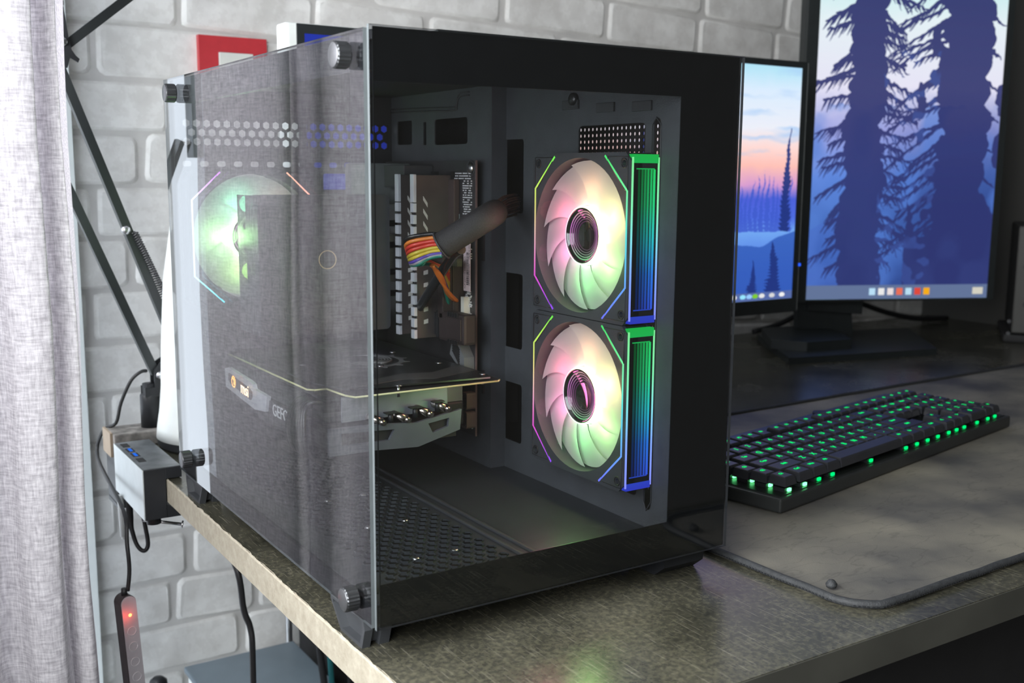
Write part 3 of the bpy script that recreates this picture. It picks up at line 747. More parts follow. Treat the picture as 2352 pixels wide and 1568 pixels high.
# barcode sticker
st = MBX('barcode_sticker', mx-.0024, mx-.0020, .2400, .2515, .1900, .2330, label_w)
g = MB(); z = .1955; rnd = random.Random(5)
while z < .2235:
    w = rnd.choice((.0003, .0005, .0009)); g.box(mx-.0026, mx-.0024, .2428, .2462, z, z+w); z += w+rnd.choice((.0004, .0006))
W2(g.obj('barcode', print_k, mbd), mbd)
W2(text('printed_line', 'TUF GAMING B450M-PLUS', .0024, Mr(.2488, .2060, mx-.0025), print_k, mbd, .00005), mbd)
W2(text('printed_line', 'L8M0CS084354SZS', .0024, Mr(.2415, .2045, mx-.0025), print_k, mbd, .00005), mbd)
W2(text('printed_line', 'Made in China', .0026, Mr(.2415, .2255, mx-.0025), print_k, mbd, .00005), mbd)
MBX('socket', mx-.010, mx, .239, .262, .1455, .1470, blk_pl)
MBX('power_socket', mx-.012, mx-.0001, .2535, .2635, .165, .222, heat_brown, bev=.0008)
MBX('latch', mx-.014, mx-.009, .2425, .2600, .2120, .2185, pm('olive_latch', (.06, .07, .045), .5))
MBX('connector', mx-.006, mx, .2445, .2500, .170, .1850, pm('cream_connector', (.62, .62, .55), .5))
for z0 in (.0700, .0870):
    s_ = MB(); s_.holed(rrect(.2345, .2445, z0, z0+.0150, .002, 3), [rrect(.2362, .2428, z0+.0022, z0+.0128, .001, 3)], mx-.009, mx, 'x')
    so = W2(s_.obj('drive_port', pcb_brown, mbd), mbd)
    o = MB().box(mx-.008, mx, .2388, .2400, z0+.004, z0+.011).obj('contact_tongue', blk_pl, so)
# striped chipset heatsink
hs = MB(); hs.prism([(.2370, .1215), (.2480, .1240), (.2630, .1330), (.2590, .1445), (.2480, .1445), (.2375, .1330)], mx-.010, mx, 'x')
ho = W2(hs.obj('chipset_heatsink', pm('heatsink_grey', (.20, .21, .22), .4, .4), mbd), mbd)
g = MB()
for k in range(7): g.box(mx-.0106, mx-.0100, .2435, .2600, -.0006, .0006, M=Matrix.Translation((0, 0, .1305+.0021*k)) @ Matrix.Translation((0, .25, 0)) @ Matrix.Rotation(math.radians(42), 4, 'X') @ Matrix.Translation((0, -.25, 0)))
g.obj('heatsink_stripe', blk_matte, ho)
MBX('io_cover', mx-.045, mx, .355, .405, .262, .300, pm('io_cover_grey', (.11, .125, .125), .4), bev=.002)
MBX('upper_heatsink', mx-.030, mx, .310, .350, .278, .298, dgrey, bev=.001)
for k in range(5): MBX('capacitor', mx-.012, mx, .300+.012*k, .3075+.012*k, .268, .2755, steel, bev=.002)

# ---- memory modules with chevron-cut spreaders
mem_m = pm('memory_spreader', (.085, .075, .072), .42, .5, var=.1)
mem_edge = pm('memory_edge', (.55, .58, .62), .35, .3)
chev = pm('chevron_cut', (.48, .48, .46), .4, .2)
def memory(y, label):
    t = thing('memory_module', label, 'memory module', (mx, y, .145), group='memory modules on the board')
    def P(o): o.parent = t; o.matrix_parent_inverse = Matrix.Translation(t.location).inverted(); return o
    P(MB().box(mx-.038, mx-.003, y-.0030, y+.0030, .1475, .2895, bev=.0006).obj('heat_spreader', mem_m))
    e = MB(); e.box(mx-.0405, mx-.0375, y-.0033, y+.0033, .266, .2900, bev=.0005)
    z = .1475
    while z < .262:
        e.box(mx-.0405, mx-.0375, y-.0033, y+.0033, z, z+.0078, bev=.0004); z += .0100
    P(e.obj('top_edge', mem_edge))
    P(MB().box(mx-.0385, mx-.0370, y-.0025, y+.0025, .1475, .29).obj('slot_gap', blk_matte))
    for k in range(11):
        c = MB(); z = .158+.0108*k; sgn = 1 if k >= 6 else -1
        pts = [(mx-.0300, z), (mx-.0300+.0028, z+sgn*-.0035), (mx-.0245, z+sgn*-.0075), (mx-.0245, z+sgn*-.0105), (mx-.0300+.0006, z+sgn*-.0050)]
        pts = [(x, zz+.002) for x, zz in ((mx-.0310, z+.0035), (mx-.0268, z-sgn*.0035+.0010), (mx-.0268, z-sgn*.0035-.0028), (mx-.0310, z))]
        c.prism(pts, y-.0033, y-.0028, 'y'); P(c.obj('chevron', chev))
    P(MB().box(mx-.004, mx, y-.004, y+.004, .1445, .2925).obj('slot', blk_pl))
memory(.3040, 'memory module nearer the cooler, with a row of silver notches on its edge')
memory(.2745, 'memory module nearer the front glass, chevron cuts down its side')

# ---- cpu tower cooler
cool = thing('cpu_cooler', 'square black tower cooler in front of the green glowing fan', 'cooler', (.115, .338, .155))
def C2(o): return W2(o, cool)
C2(MB().box(.043, .0445, .311, .363, .1535, .2715, bev=.0005).obj('top_plate', pm('cooler_plate', (.060, .064, .070), .45), cool))
g = MB()
for k in range(34): g.box(.0465+.0032*k, .0469+.0032*k, .334, .362, .156, .2700)
o = C2(g.obj('fins', pm('cooler_fins', (.035, .037, .040), .4, .4), cool)); o['kind'] = 'stuff'
for y, z in ((.345, .18), (.345, .20), (.345, .225), (.345, .245)):
    C2(MB().cyl((.043, y, z), (.190, y, z), .003, n=12).obj('heat_pipe', blk_pl, cool))
C2(MB().box(.185, .2075, .328, .362, .19, .235, bev=.001).obj('base', dgrey, cool))
g = MB(); g.prism(rrect(.044, .164, .1520, .2720, .004), .311, .313, 'y'); g.holed(rrect(.044, .164, .1520, .2720, .004), [circ(.104, .212, .056, 40)], .330, .332, 'y')
g.box(.044, .046, .313, .330, .156, .268); g.box(.162, .164, .313, .330, .156, .268); g.box(.048, .160, .313, .330, .2700, .2718)
C2(g.obj('front_cover', pm('cooler_fan_frame', (.034, .037, .042), .45), cool))
C2(MB().tube([(.104+.0078*math.cos(2*PI*i/32), .3102, .2165+.0078*math.sin(2*PI*i/32)) for i in range(32)], .0005, 6, closed=True).obj('hub_ring', pm('gold_ring_print', (.55, .42, .20), .4), cool))

# ---- graphics card
GZ = .1235
gpu = thing('graphics_card', 'black and silver graphics card lying flat across the middle of the case', 'graphics card', (.12, .29, .08))
def G2(o): return W2(o, gpu)
gx0, gx1, gy0, gy1 = .046, .196, .172, .409
out_ = [(gx0, .218), (gx0+.004, .2125), (gx0+.014, .2125), (gx0+.016, gy0+.010), (gx0+.020, gy0), (gx1-.004, gy0), (gx1, gy0+.004), (gx1, gy1), (gx0, gy1)]
bp_m = pm('black_backplate', (.020, .022, .023), .28, .3, var=.15)
G2(MB().prism(out_, GZ, GZ+.0016, 'z').obj('circuit_board', pcb, gpu))
e = MB()
for a, c in zip(out_, out_[1:]+out_[:1]):
    a3, c3 = Vector((*a, GZ+.0008)), Vector((*c, GZ+.0008)); e.tube([a3, c3], .00085, 5)
G2(e.obj('board_rim', pcb_edge, gpu))['label'] = 'pale yellow board edge'
G2(MB().prism([(gx0+.006, .226), (gx0+.022, gy0+.014), (gx1-.010, gy0+.002), (gx1-.004, gy0+.02), (gx1-.004, gy1), (gx0+.006, gy1)], GZ+.0032, GZ+.0045, 'z').obj('backplate', bp_m, gpu))
lg = pm('backplate_print', (.13, .135, .14), .4)
G2(MB().prism([(.075, .19), (.12, .200), (.145, .190), (.19, .205), (.19, .235), (.155, .215), (.13, .222), (.08, .205)], GZ+.0045, GZ+.0047, 'z').obj('grey_stripe', pm('stripe_print', (.055, .056, .056), .35), gpu))
for x, y in ((.105, .178), (.186, .186), (.13, .262), (.17, .32), (.075, .30), (.18, .25)):
    so = G2(MB().lathe([(.0001, .0052), (.0018, .0050), (.0032, .0044)], (x, y, GZ+.0005), n=16).obj('backplate_screw', steel, gpu))
    MB().cyl((x, y, GZ-.004), (x, y, GZ+.0045), .0012, n=10).obj('spacer', steel, so)
# dragon shield print: spiked ring with a curled head inside
def dragon(mb, M, s):
    pts = []
    for i in range(64):
        a = 2*PI*i/64; r = 1.0+(.16 if i % 5 == 0 else 0)
        pts.append((r*math.cos(a), r*math.sin(a)*.92))
    inner = [(.84*math.cos(2*PI*i/40), .80*math.sin(2*PI*i/40)) for i in range(40)]
    b2 = MB(); b2.holed([(x*s, y*s) for x, y in pts], [[(x*s, y*s) for x, y in inner]], 0, .0002, 'z'); mb.merge(b2.bm, M)
    for k in range(5):   # swept mane
        P = []
        for i in range(9):
            t = i/8; a = 2.5-2.3*t-.16*k; r = (.72-.10*k)*(1-.25*t); P.append((r*math.cos(a)*s, r*math.sin(a)*s, .0002))
        b3 = MB(); b3.tube([Vector(p) for p in P], .035*s, 4); mb.merge(b3.bm, M)
    head = [(.05, -.1), (.35, .05), (.62, -.05), (.5, -.18), (.66, -.3), (.42, -.33), (.2, -.55), (.25, -.33), (.0, -.42), (.08, -.25)]
    b4 = MB(); b4.prism([(x*s, y*s) for x, y in head], 0, .0003, 'z'); mb.merge(b4.bm, M)
g = MB(); dragon(g, basis((.132, .292, GZ+.0046), (0, -1, 0), (1, 0, 0), (0, 0, 1)), .034)
G2(g.obj('dragon_print', lg, gpu))
G2(text('backplate_lettering', 'msi', .045, basis((.135, .375, GZ+.0046), (0, -1, 0), (1, 0, 0), (0, 0, 1)), lg, gpu, .0001))
# body: heatsink, front silver face, side strip
shroud = pm('black_shroud', (.028, .030, .033), .4)
g = MB()
for k in range(80): g.box(gx0+.003, gx1-.012, .216+.0024*k, .2166+.0024*k, .1010, GZ-.003)
o = G2(g.obj('heatsink_fins', pm('gpu_fins', (.22, .23, .24), .35, .6), gpu)); o['kind'] = 'stuff'
G2(MB().box(gx0+.001, gx1-.010, .217, gy1, .0800, .1005, bev=.002).obj('shroud', shroud, gpu))
G2(MB().box(gx0+.0005, gx0+.003, .215, .40, GZ-.014, GZ-.0035).obj('side_rail', shroud, gpu))
o = G2(MB().box(gx0-.0015, gx0+.002, .215, .330, .0800, .1010, bev=.0008).obj('side_strip', shroud, gpu))
G2(text('side_lettering', 'GEFORCE', .0145, basis((gx0-.0020, .2600, .0945), (0, -1, 0), (0, 0, 1), (-1, 0, 0)), pm('lettering_silver', (.80, .82, .85), .4), gpu, .0002))
wing = [(.4105, .1110), (.4005, .1135), (.3423, .1108), (.3327, .1091), (.3306, .1053), (.2978, .1045), (.3030, .0906), (.3298, .0875), (.4095, .0942)]
G2(MB().prism(wing, gx0-.004, gx0-.0005, 'x').obj('badge_wing', silver_g, gpu))
bpts = [(.3984, .1085), (.3970, .1090), (.3400, .1040), (.3345, .1020), (.3350, .0970), (.3390, .0942), (.3960, .1005), (.3984, .1030)]
G2(MB().prism(bpts, gx0-.0048, gx0-.0040, 'x').obj('badge', pm('badge_smoke', (.10, .085, .08), .3), gpu))
am = em('badge_amber_light', (1.0, .42, .10), 6.)
ax_ = Vector((0, -.9985, -.055))
G2(text('badge_lettering', 'msi', .0155, basis((gx0-.0049, .3530, .1010), ax_, (0, -.055, .9985), (-1, 0, 0)), em('badge_letter_light', (1., .70, .42), 6.), gpu, .0002))
g = MB(); dragon(g, basis((gx0-.0049, .3830, .1032), (0, -1, 0), (0, 0, 1), (-1, 0, 0)), .0054); G2(g.obj('badge_dragon', am, gpu))
fp = MB().prism([(gx0+.016, .1214), (.1534, .1200), (.1541, .1020), (gx0+.016, .1020)], gy0+.016, gy0+.018, 'y').obj('end_plate', pm('end_plate_silver', (.20, .22, .26), .4, .3), gpu); G2(fp)
ls = [(gx0, .1010), (.0838, .1004), (.1029, .0989), (.1196, .0975), (.1603, .1039), (.1587, .0873), (.1209, .0779), (.0835, .0800), (gx0, .0800)]
g = MB(); g.holed(ls, [[(.1299, .0956), (.1488, .0981), (.1480, .0913), (.1340, .0876)], [(.0560, .0966), (.1004, .0946), (.0960, .0865), (.0560, .0870)]], gy0+.004, gy0+.007, 'y')
G2(g.obj('end_shroud', pm('end_shroud_silver', (.10, .11, .13), .4, .2), gpu))
G2(MB().box(gx0+.001, .157, gy0+.0075, .216, .0815, .0965).obj('end_body', blk_matte, gpu))
for x, z in ((.0895, .1015), (.1110, .1012), (.1310, .1035), (.1470, .1058)):
    hp = MB(); hp.cyl((x-.007, gy0+.020, z+.0030), (x, gy0+.006, z), .0034, n=16); hp.cyl((x, gy0+.006, z), (x+.0016, gy0+.0020, z-.0008), .0034, .0020, n=16)
    G2(hp.obj('heat_pipe', nickel, gpu))
for x, z in ((.100, .1065), (.1215, .1085), (.1415, .1110)):
    G2(MB().cyl((x, gy0+.010, z-.008), (x, gy0+.010, z), .0024, .0020, n=12).box(x-.0050, x+.0050, gy0+.007, gy0+.013, z-.0003, z+.0006).obj('mounting_post', blk_pl, gpu))
g = MB()
for i in range(6):
    for j in range(2): g.lathe([(.0001, .0020), (.0008, .0012), (.0011, 0)], (gx0+.022+.0030*i*1.2, .204+.004*j+.0*i, GZ+.0016), n=8)
o = G2(g.obj('solder_pins', solder, gpu)); o['kind'] = 'stuff'
G2(MB().box(gx0+.002, gx0+.020, .190, .212, GZ-.013, GZ-.001, bev=.0006).obj('power_socket', blk_pl, gpu))

# ---- cables inside
cb = MB()
for k in range(8):
    dx = .0022*k
    cb.tube([(gx0+.006, .213-.0026*k, GZ-.006), (gx0-.006, .214-.0032*k, GZ-.004), (gx0-.010, .222-.0036*k, GZ-.010), (gx0-.013, .229-.0052*k, GZ-.026), (gx0-.010, .231-.0056*k, GZ-.044), (gx0+.002, .227-.0045*k, GZ-.054)], .0016, 8, sub=4)
tag(cb.obj('graphics_power_cable', pm('shiny_black_wire', (.02, .021, .023), .3)), 'fan of black wires curling down from the front of the graphics card', 'cable')
sh = thing('main_power_cable', 'sleeved main power cable ending in bright coloured wires', 'cable', (.19, .2, .24))
def S2(o): return W2(o, sh)
A0, A1, A2, A3 = Vector((.236, .214, .266)), Vector((.215, .200, .2640)), Vector((.172, .158, .2570)), Vector((.146, .181, .2355))
g = MB(); rnd = random.Random(2)
for k in range(22):
    a = 2*PI*k/22; r = .0085*rnd.uniform(.4, 1); d = Vector((0, r*math.cos(a)*.8, r*math.sin(a)))
    g.tube([A0+d*1.1, A1+d*1.1, (A1+A2)/2+d*.9], .0010, 5, sub=3)
S2(g.obj('wire_bundle', pm('dark_red_wire', (.10, .04, .025), .5, var=.5, scale=400), sh))
S2(MB().tube([A1*.45+A2*.55, A2, A2*.5+A3*.5, A3], .0105, 18, sub=4).obj('sleeve', braid, sh))
S2(MB().tube([A3, A3+(A3-A2).normalized()*.0015], .0118, 18).obj('sleeve_collar', dgrey, sh))
wires = [((.012, .012, .014), 0.0100), ((.50, .15, .02), .0066), ((.45, .03, .02), .0036), ((.46, .035, .02), .0006), ((.42, .33, .03), -.0024), ((.44, .34, .03), -.0052), ((.07, .04, .26), -.0078), ((.20, .20, .21), -.0094), ((.01, .14, .10), -.0104)]
for k, (c_, dz) in enumerate(wires):
    for q in range(2):
        s_ = Vector((A3.x-.0015, A3.y+.0030*q-.001, A3.z+dz*.92))
        g = MB(); g.tube([A3+Vector((0, 0, dz*.8)), s_+Vector((-.005, .010, -.001)), Vector((.1250+.0008*k+.004*q, .2015-.0008*k, .2300+dz*1.0)), Vector((.138+.002*q, .2220-.0006*k, .2235+dz*.6)), Vector((.168, .232, .215+dz*.2)), Vector((mx-.012, .2585, .212-.0045*k-.002*q))], .00155, 8, sub=5)
        S2(g.obj('wire', pm('wire_colour', c_, .35, var=.05), sh))
S2(MB().box(mx-.022, mx-.012, .2540, .2630, .166, .221, bev=.001).obj('plug', heat_brown, sh))
for k in range(4):
    g = MB(); g.tube([(.150, .2050+.001*k, .218), (.160+.001*k, .2130, .207), (.176, .2240+.0015*k, .192), (.188, .232+.0012*k, .1840)], .0016, 8, sub=4)
    S2(g.obj('wire', pm('orange_wire', (.42, .12, .02), .4, var=.1), sh))
usb = thing('internal_usb_cable', 'thick glossy black cable with a square ribbed plug beside the memory', 'cable', (.17, .24, .16))
W2(MB().tube([(.160, .176, .2320), (.163, .196, .2250), (.168, .232, .2020), (.172, .262, .1820), (.178, .2880, .1660), (.186, .2960, .1590), (.191, .2900, .1565), (.192, .2780, .1570)], .0040, 12, sub=5).obj('cord', pm('glossy_black_cord', (.018, .02, .022), .25), usb), usb)
W2(MB().box(.186, .199, .217, .262, .1470, .1730, bev=.0025).obj('plug', heat_brown, usb), usb)
W2(MB().box(.1850, .1862, .221, .246, .1510, .1690, bev=.0005).obj('grip_panel', heat_brown, usb), usb)
for k in range(5):
    W2(MB().box(.1846, .1858, .226+.0040*k, .2275+.0040*k, .1700, .1740).obj('rib', blk_pl, usb), usb); W2(MB().box(.1846, .1858, .226+.0040*k, .2275+.0040*k, .1462, .1500).obj('rib', blk_pl, usb), usb)
W2(MB().box(.1860, .1985, .2640, .2670, .148, .172, bev=.0012).obj('strain_relief', blk_pl, usb), usb); W2(MB().box(.1870, .198, .2690, .2730, .150, .170, bev=.0015).obj('strain_relief', blk_pl, usb), usb)
psu = MB(); psu.box(PX-.012-.028, PX-.006, .27, .40, .06, .20, bev=.002)
tag(psu.obj('power_supply', blk_matte), 'black power supply in the dark rear chamber of the case', 'power supply')

# ================================================================== MONITORS
def raster(w, h, fn):
    yy, xx = np.mgrid[0:h, 0:w]; x = xx/(w-1); y = yy/(h-1)
    n1 = hash_noise(x*1.0, y*h/w, 14, 11)-.5; n2 = hash_noise(x*1.0, y*h/w, 38, 12)-.5; n3 = hash_noise(x, y*h/w, 90, 13)-.5
    return fn(x+(.016*n1+.010*n2+.005*n3)*(y > .045), y+(.010*n2+.004*n3)*(y > .05))   # v=0 bottom
def hash_noise(x, y, s, seed=0):
    xi = np.floor(x*s); yi = np.floor(y*s); fx = x*s-xi; fy = y*s-yi; fx = fx*fx*(3-2*fx); fy = fy*fy*(3-2*fy)
    def h(a, b): v = np.sin(a*127.1+b*311.7+seed*74.7)*43758.5453; return v-np.floor(v)
    return (h(xi, yi)*(1-fx)+h(xi+1, yi)*fx)*(1-fy)+(h(xi, yi+1)*(1-fx)+h(xi+1, yi+1)*fx)*fy
def lerp(a, b, t): t = t[..., None]; return a*(1-t)+b*t
def grad(v, st):
    out = np.zeros(v.shape+(3,)); 
    for k in range(3): out[..., k] = np.interp(v, [s[0] for s in st], [s[1][k] for s in st])
    return out
def seg_mask(x, y, ax, ay, bx, by, w0, w1, asp=1.):
    dx, dy = bx-ax, (by-ay)*asp; px, py = x-ax, (y-ay)*asp
    t = np.clip((px*dx+py*dy)/(dx*dx+dy*dy+1e-9), 0, 1)
    d = np.hypot(px-t*dx, py-t*dy); return d < (w0*(1-t)+w1*t)
def fir(x, y, cx, base, top, w, n, asp, seed):
    """a jagged conifer silhouette"""
    t = np.clip((y-base)/(top-base), 0, 1); env = w*(1-t)**.9
    saw = .55+.45*np.abs(((t*n+.13*np.sin(seed+x*30)) % 1))
    return (np.abs(x-cx) < env*saw) & (y > base-.001) & (y < top)
def picture(name, arr):
    h, w, _ = arr.shape; im = bpy.data.images.new(name, w, h, float_buffer=False); im.colorspace_settings.name = 'sRGB'
    a = np.ones((h, w, 4), np.float32); a[..., :3] = np.clip(arr, 0, 1); im.pixels.foreach_set(a.ravel()); im.update(); im.pack(); return im
def wallpaper2(x, y):   # dusk sky, spruces, blue valley
    asp = .57
    c = grad(y, [(0, (.25, .38, .78)), (.12, (.28, .42, .86)), (.30, (.45, .66, .95)), (.36, (.30, .42, .88)), (.44, (.30, .38, .85)), (.50, (.85, .62, .82)), (.58, (1., .76, .72)), (.66, (1., .86, .84)), (.74, (.93, .94, .98)), (.9, (.86, .93, 1.)), (1., (.70, .90, .97))])
    n = hash_noise(x*1.2, y*6, 5, 1)*.6+hash_noise(x*2.3, y*14, 5, 2)*.4
    c = lerp(c, np.array([.66, .80, .97]), np.clip((n-.52)*2.2, 0, .8)*(y > .62))
    far = np.zeros_like(x, bool)
    for k in range(60):
        cx = k/60+.004*math.sin(k*7); tp = .47+.09*abs(math.sin(k*2.7))+(.0); far |= fir(x, y, cx, .30, tp, .012, 14, asp, k)
    c = lerp(c, np.array([.25, .36, .80]), far*.85)
    mtn = y < .17+.10*hash_noise(x, x*0, 7, 4)+.04*hash_noise(x, x*0, 19, 5)
    c = lerp(c, np.array([.20, .36, .72]), mtn*.85)
    near = np.zeros_like(x, bool)
    for cx, tp, w in ((.93, .26, .035), (.86, .18, .02), (.62, .25, .04), (.4, .24, .03), (.2, .3, .04)): near |= fir(x, y, cx, .03, tp, w, 16, asp, cx*9)
    for cx, tp, w in ((.965, .74, .022), (.50, .8, .03), (.1, .9, .06)): near |= fir(x, y, cx, .30, tp, w, 22, asp, cx*5) | ((np.abs(x-cx) < .002) & (y < tp) & (y > .3))
    c = lerp(c, np.array([.13, .20, .48]), near*.9)
    c[y < .035] = (.34, .42, .66)
    for cx, col in ((.80, (.95,)*3), (.83, (.6, .9, 1)), (.852, (.6, .8, 1)), (.872, (.5, .8, .2)), (.895, (.9,)*3), (.93, (.85,)*3), (.965, (.95,)*3)):
        c[(np.hypot((x-cx)/.010, (y-.018)/.010) < 1)] = col
    return c
def wallpaper1(x, y):   # tall dark firs in portrait
    asp = 1.78
    c = grad(y, [(0, (.22, .33, .62)), (.15, (.24, .40, .72)), (.35, (.40, .56, .90)), (.48, (.66, .68, .92)), (.60, (.94, .93, 1.)), (.78, (.93, .98, 1.)), (1, (.66, .95, .93))])
    c = lerp(c, np.array([.19, .28, .55]), np.clip((x-.30)*2.2, 0, .85)*np.clip((.60-y)*3, 0, 1))
    n = hash_noise(x*1.3, y*1.3*asp, 6, 8); c = lerp(c, np.array([.35, .52, .86]), np.clip((n-.45)*2, 0, .6)*(y < .55))
    d = np.zeros_like(x, bool); d2 = np.zeros_like(x, bool); rnd = random.Random(4)
    wob = .012*np.sin(y*23)+.006*np.sin(y*61)
    d |= np.abs(x-.27-wob) < (.065+.05*(1-y)+.015*np.abs(np.sin(y*70)))
    d |= np.abs(x-.80+wob) < (.115+.03*np.abs(np.sin(y*40))+.05*(y < .2))
    for k in range(46):       # drooping branches of the left fir
        yb = .14+.86*k/46+rnd.uniform(-.01, .01); sgn = 1 if k % 2 else -1; ln = rnd.uniform(.16, .30)
        ex, ey = .27+sgn*ln, yb-rnd.uniform(.02, .09)
        d |= seg_mask(x, y, .27, yb, ex, ey, .016, .004, asp)
        for q in range(7):
            t = .3+.1*q; bx_, by_ = .27+(ex-.27)*t, yb+(ey-yb)*t
            d |= seg_mask(x, y, bx_, by_, bx_+sgn*.035, by_-.028-.01*(q % 2), .007, .001, asp)
    for k in range(30):       # long branches crossing between the trunks
        yb = .25+.75*k/30; ln = rnd.uniform(.25, .45); ey = yb-ln*rnd.uniform(.2, .45)
        d |= seg_mask(x, y, .80, yb, .80-ln, ey, .012, .003, asp)
        for q in range(6):
            t = .35+.11*q; bx_, by_ = .80-ln*t, yb+(ey-yb)*t; d |= seg_mask(x, y, bx_, by_, bx_-.03, by_-.022, .007, .002, asp)
    for k in range(8):
        yb = .3+.09*k; d |= seg_mask(x, y, .80, yb, .99, yb-.07, .02, .004, asp)
    d |= (hash_noise(x, y*asp, 16, 3) > .72) & (x > .55) & (y < .80)
    d |= (x > .52) & (y < .16+.16*hash_noise(x, x*0, 12, 6))
    c = lerp(c, np.array([.185, .205, .43]), d*(.82+.12*np.clip(y, 0, 1)))
    lw = hash_noise(x, y*asp, 26, 21); c = lerp(c, np.array([.30, .44, .78]), np.clip((lw-.60)*3, 0, .35)*(y < .7)*(x > .36)*(x < .66)*d)
    mt = (y < .20+.10*hash_noise(x, x*0, 6, 31)) & (x < .2); c = lerp(c, np.array([.30, .44, .80]), mt*.5*(1-d))
    c[y < .040] = (.40, .47, .62)
    for cx, col in ((.36, (.75, .9, 1)), (.41, (.95,)*3), (.46, (.95, .9, .9)), (.51, (.95, .45, .35)), (.56, (.75, .9, .98)), (.61, (.9, .3, .25)), (.66, (1., .7, .1)), (.96, (.85, .84, .78)), (.935, (.85, .84, .78))):
        c[(np.abs(x-cx) < .017) & (np.abs(y-.021) < .010)] = col
    return c
def screen_mat(name, im, s):
    m, nt, out = mat(name); tx = nd(nt, 'ShaderNodeTexImage'); tx.image = im; uvn = nd(nt, 'ShaderNodeUVMap'); e = nd(nt, 'ShaderNodeEmission'); e.inputs[1].default_value = s
    g = nd(nt, 'ShaderNodeBsdfGlossy'); g.inputs['Roughness'].default_value = .25; g.inputs[0].default_value = (.03, .03, .03, 1)
    a = nd(nt, 'ShaderNodeAddShader')
    nt.links.new(uvn.outputs[0], tx.inputs[0]); nt.links.new(tx.outputs[0], e.inputs[0]); nt.links.new(e.outputs[0], a.inputs[0]); nt.links.new(g.outputs[0], a.inputs[1]); nt.links.new(a.outputs[0], out.inputs[0]); return m
def screen(name, w, h, z0, m, parent, y=-.0002):
    bm = bmesh.new(); uv = bm.loops.layers.uv.new('UVMap')
    v = [bm.verts.new(p) for p in ((0, y, z0), (w, y, z0), (w, y, z0+h), (0, y, z0+h))]; f = bm.faces.new(v)
    for l, q in zip(f.loops, ((0, 0), (1, 0), (1, 1), (0, 1))): l[uv].uv = q
    me = bpy.data.meshes.new(name); bm.to_mesh(me); bm.free(); me.materials.append(m)
    o = bpy.data.objects.new(name, me); COL.objects.link(o); o.parent = parent; return o
mon_blk = pm('monitor_black', (.018, .022, .023), .4)
# second monitor, partly hidden by the case; local x along the wall
w2, h2 = .598, .338
m2 = thing('monitor', 'landscape monitor showing a pink dusk sky, half hidden behind the case', 'monitor', (.962-w2, .57, 0))
screen('screen', w2, h2, .1090, screen_mat('screen_dusk', picture('dusk', raster(900, 510, wallpaper2)), 1.0), m2)
g = MB(); g.holed([(-.009, .088), (w2+.010, .088), (w2+.010, .4560), (-.009, .4560)], [[(0, .109), (w2, .109), (w2, .109+h2), (0, .109+h2)]], -.0015, .004, 'y'); g.box(-.009, w2+.010, .004, .024, .088, .456, bev=.002)
g.obj('housing', mon_blk, m2)
MB().box(w2+.0101, w2+.0125, -.001, .022, .090, .455).obj('side_trim', pm('grey_trim', (.16, .17, .17), .4), m2)
MB().box(w2+.0100, w2+.0130, -.0035, -.0012, .157, .161).obj('power_light', em('blue_power_light', (.02, .10, .9), 1.5), m2)
MB().box(.26, .34, .024, .045, .006, .28, bev=.004).obj('stand_neck', mon_blk, m2); MB().box(.20, .40, -.03, .13, 0, .008, bev=.003).obj('stand_base', mon_blk, m2)
# big portrait monitor
w1, h1 = .336, .597
ang = math.atan2(-.4023570, .9154828)
m1 = thing('monitor', 'tall portrait monitor showing dark blue fir trees, right of the case', 'monitor', (1.13999, .70161, 0), ang)
screen('screen', w1, h1, .0825, screen_mat('screen_forest', picture('forest', raster(560, 996, wallpaper1)), .92), m1)
g = MB(); g.holed([(-.020, .0790), (w1+.012, .0790), (w1+.012, .690), (-.020, .690)], [[(0, .0825), (w1, .0825), (w1, .0825+h1), (0, .0825+h1)]], -.0015, .004, 'y'); g.box(-.020, w1+.012, .004, .030, .079, .690, bev=.003)
g.obj('housing', mon_blk, m1)
MB().prism([(.02, .060), (.12, .052), (.125, .20), (.03, .20)], .030, .055, 'y').obj('bracket', mon_blk, m1)
g = MB(); n_ = [(.010, 0), (.115, 0), (.105, .08), (.100, .30), (.030, .30), (.005, .08)]
g.prism(n_, .045, .062, 'y'); g.obj('stand_neck', mon_blk, m1)
bs = MB(); Bp = [(.987, .592), (1.272, .533), (1.438, .715), (1.130, .80)]
Mi = (Matrix.Translation((1.13999, .70161, 0)) @ Matrix.Rotation(ang, 4, 'Z')).inverted()
bs.prism([tuple((Mi @ Vector((x, y, 0)))[:2]) for x, y in Bp], .0, .011, 'z'); bs.obj('stand_base', mon_blk, m1)
bs = MB(); Bp = [(1.030, .672), (1.060, .622), (1.150, .608), (1.190, .66), (1.24, .75), (1.12, .78)]
bs.prism([tuple((Mi @ Vector((x, y, 0)))[:2]) for x, y in Bp], .011, .026, 'z'); bs.obj('stand_foot', mon_blk, m1)
# white monitor behind the case, blue screen
m3 = thing('monitor', 'white monitor with a black bezel and a plain blue screen behind the case', 'monitor', (.1816, .60, 0))
g = MB(); g.box(0, .1600, .0, .030, .250, .4547, bev=.004); g.obj('housing', white_pl, m3)
MB().box(.0125, .1580, -.0015, .0005, .262, .4535, bev=.0005).obj('bezel', mon_blk, m3)
MB().box(.0215, .1480, -.0022, -.0014, .272, .4430).obj('screen', em('blue_screen', (.025, .045, .42), .9), m3)
MB().cyl((.08, .015, .006), (.08, .015, .26), .010, n=16).obj('stand_neck', white_pl, m3); MB().cyl((.08, .015, 0), (.08, .015, .007), .05, n=32).obj('stand_base', white_pl, m3)

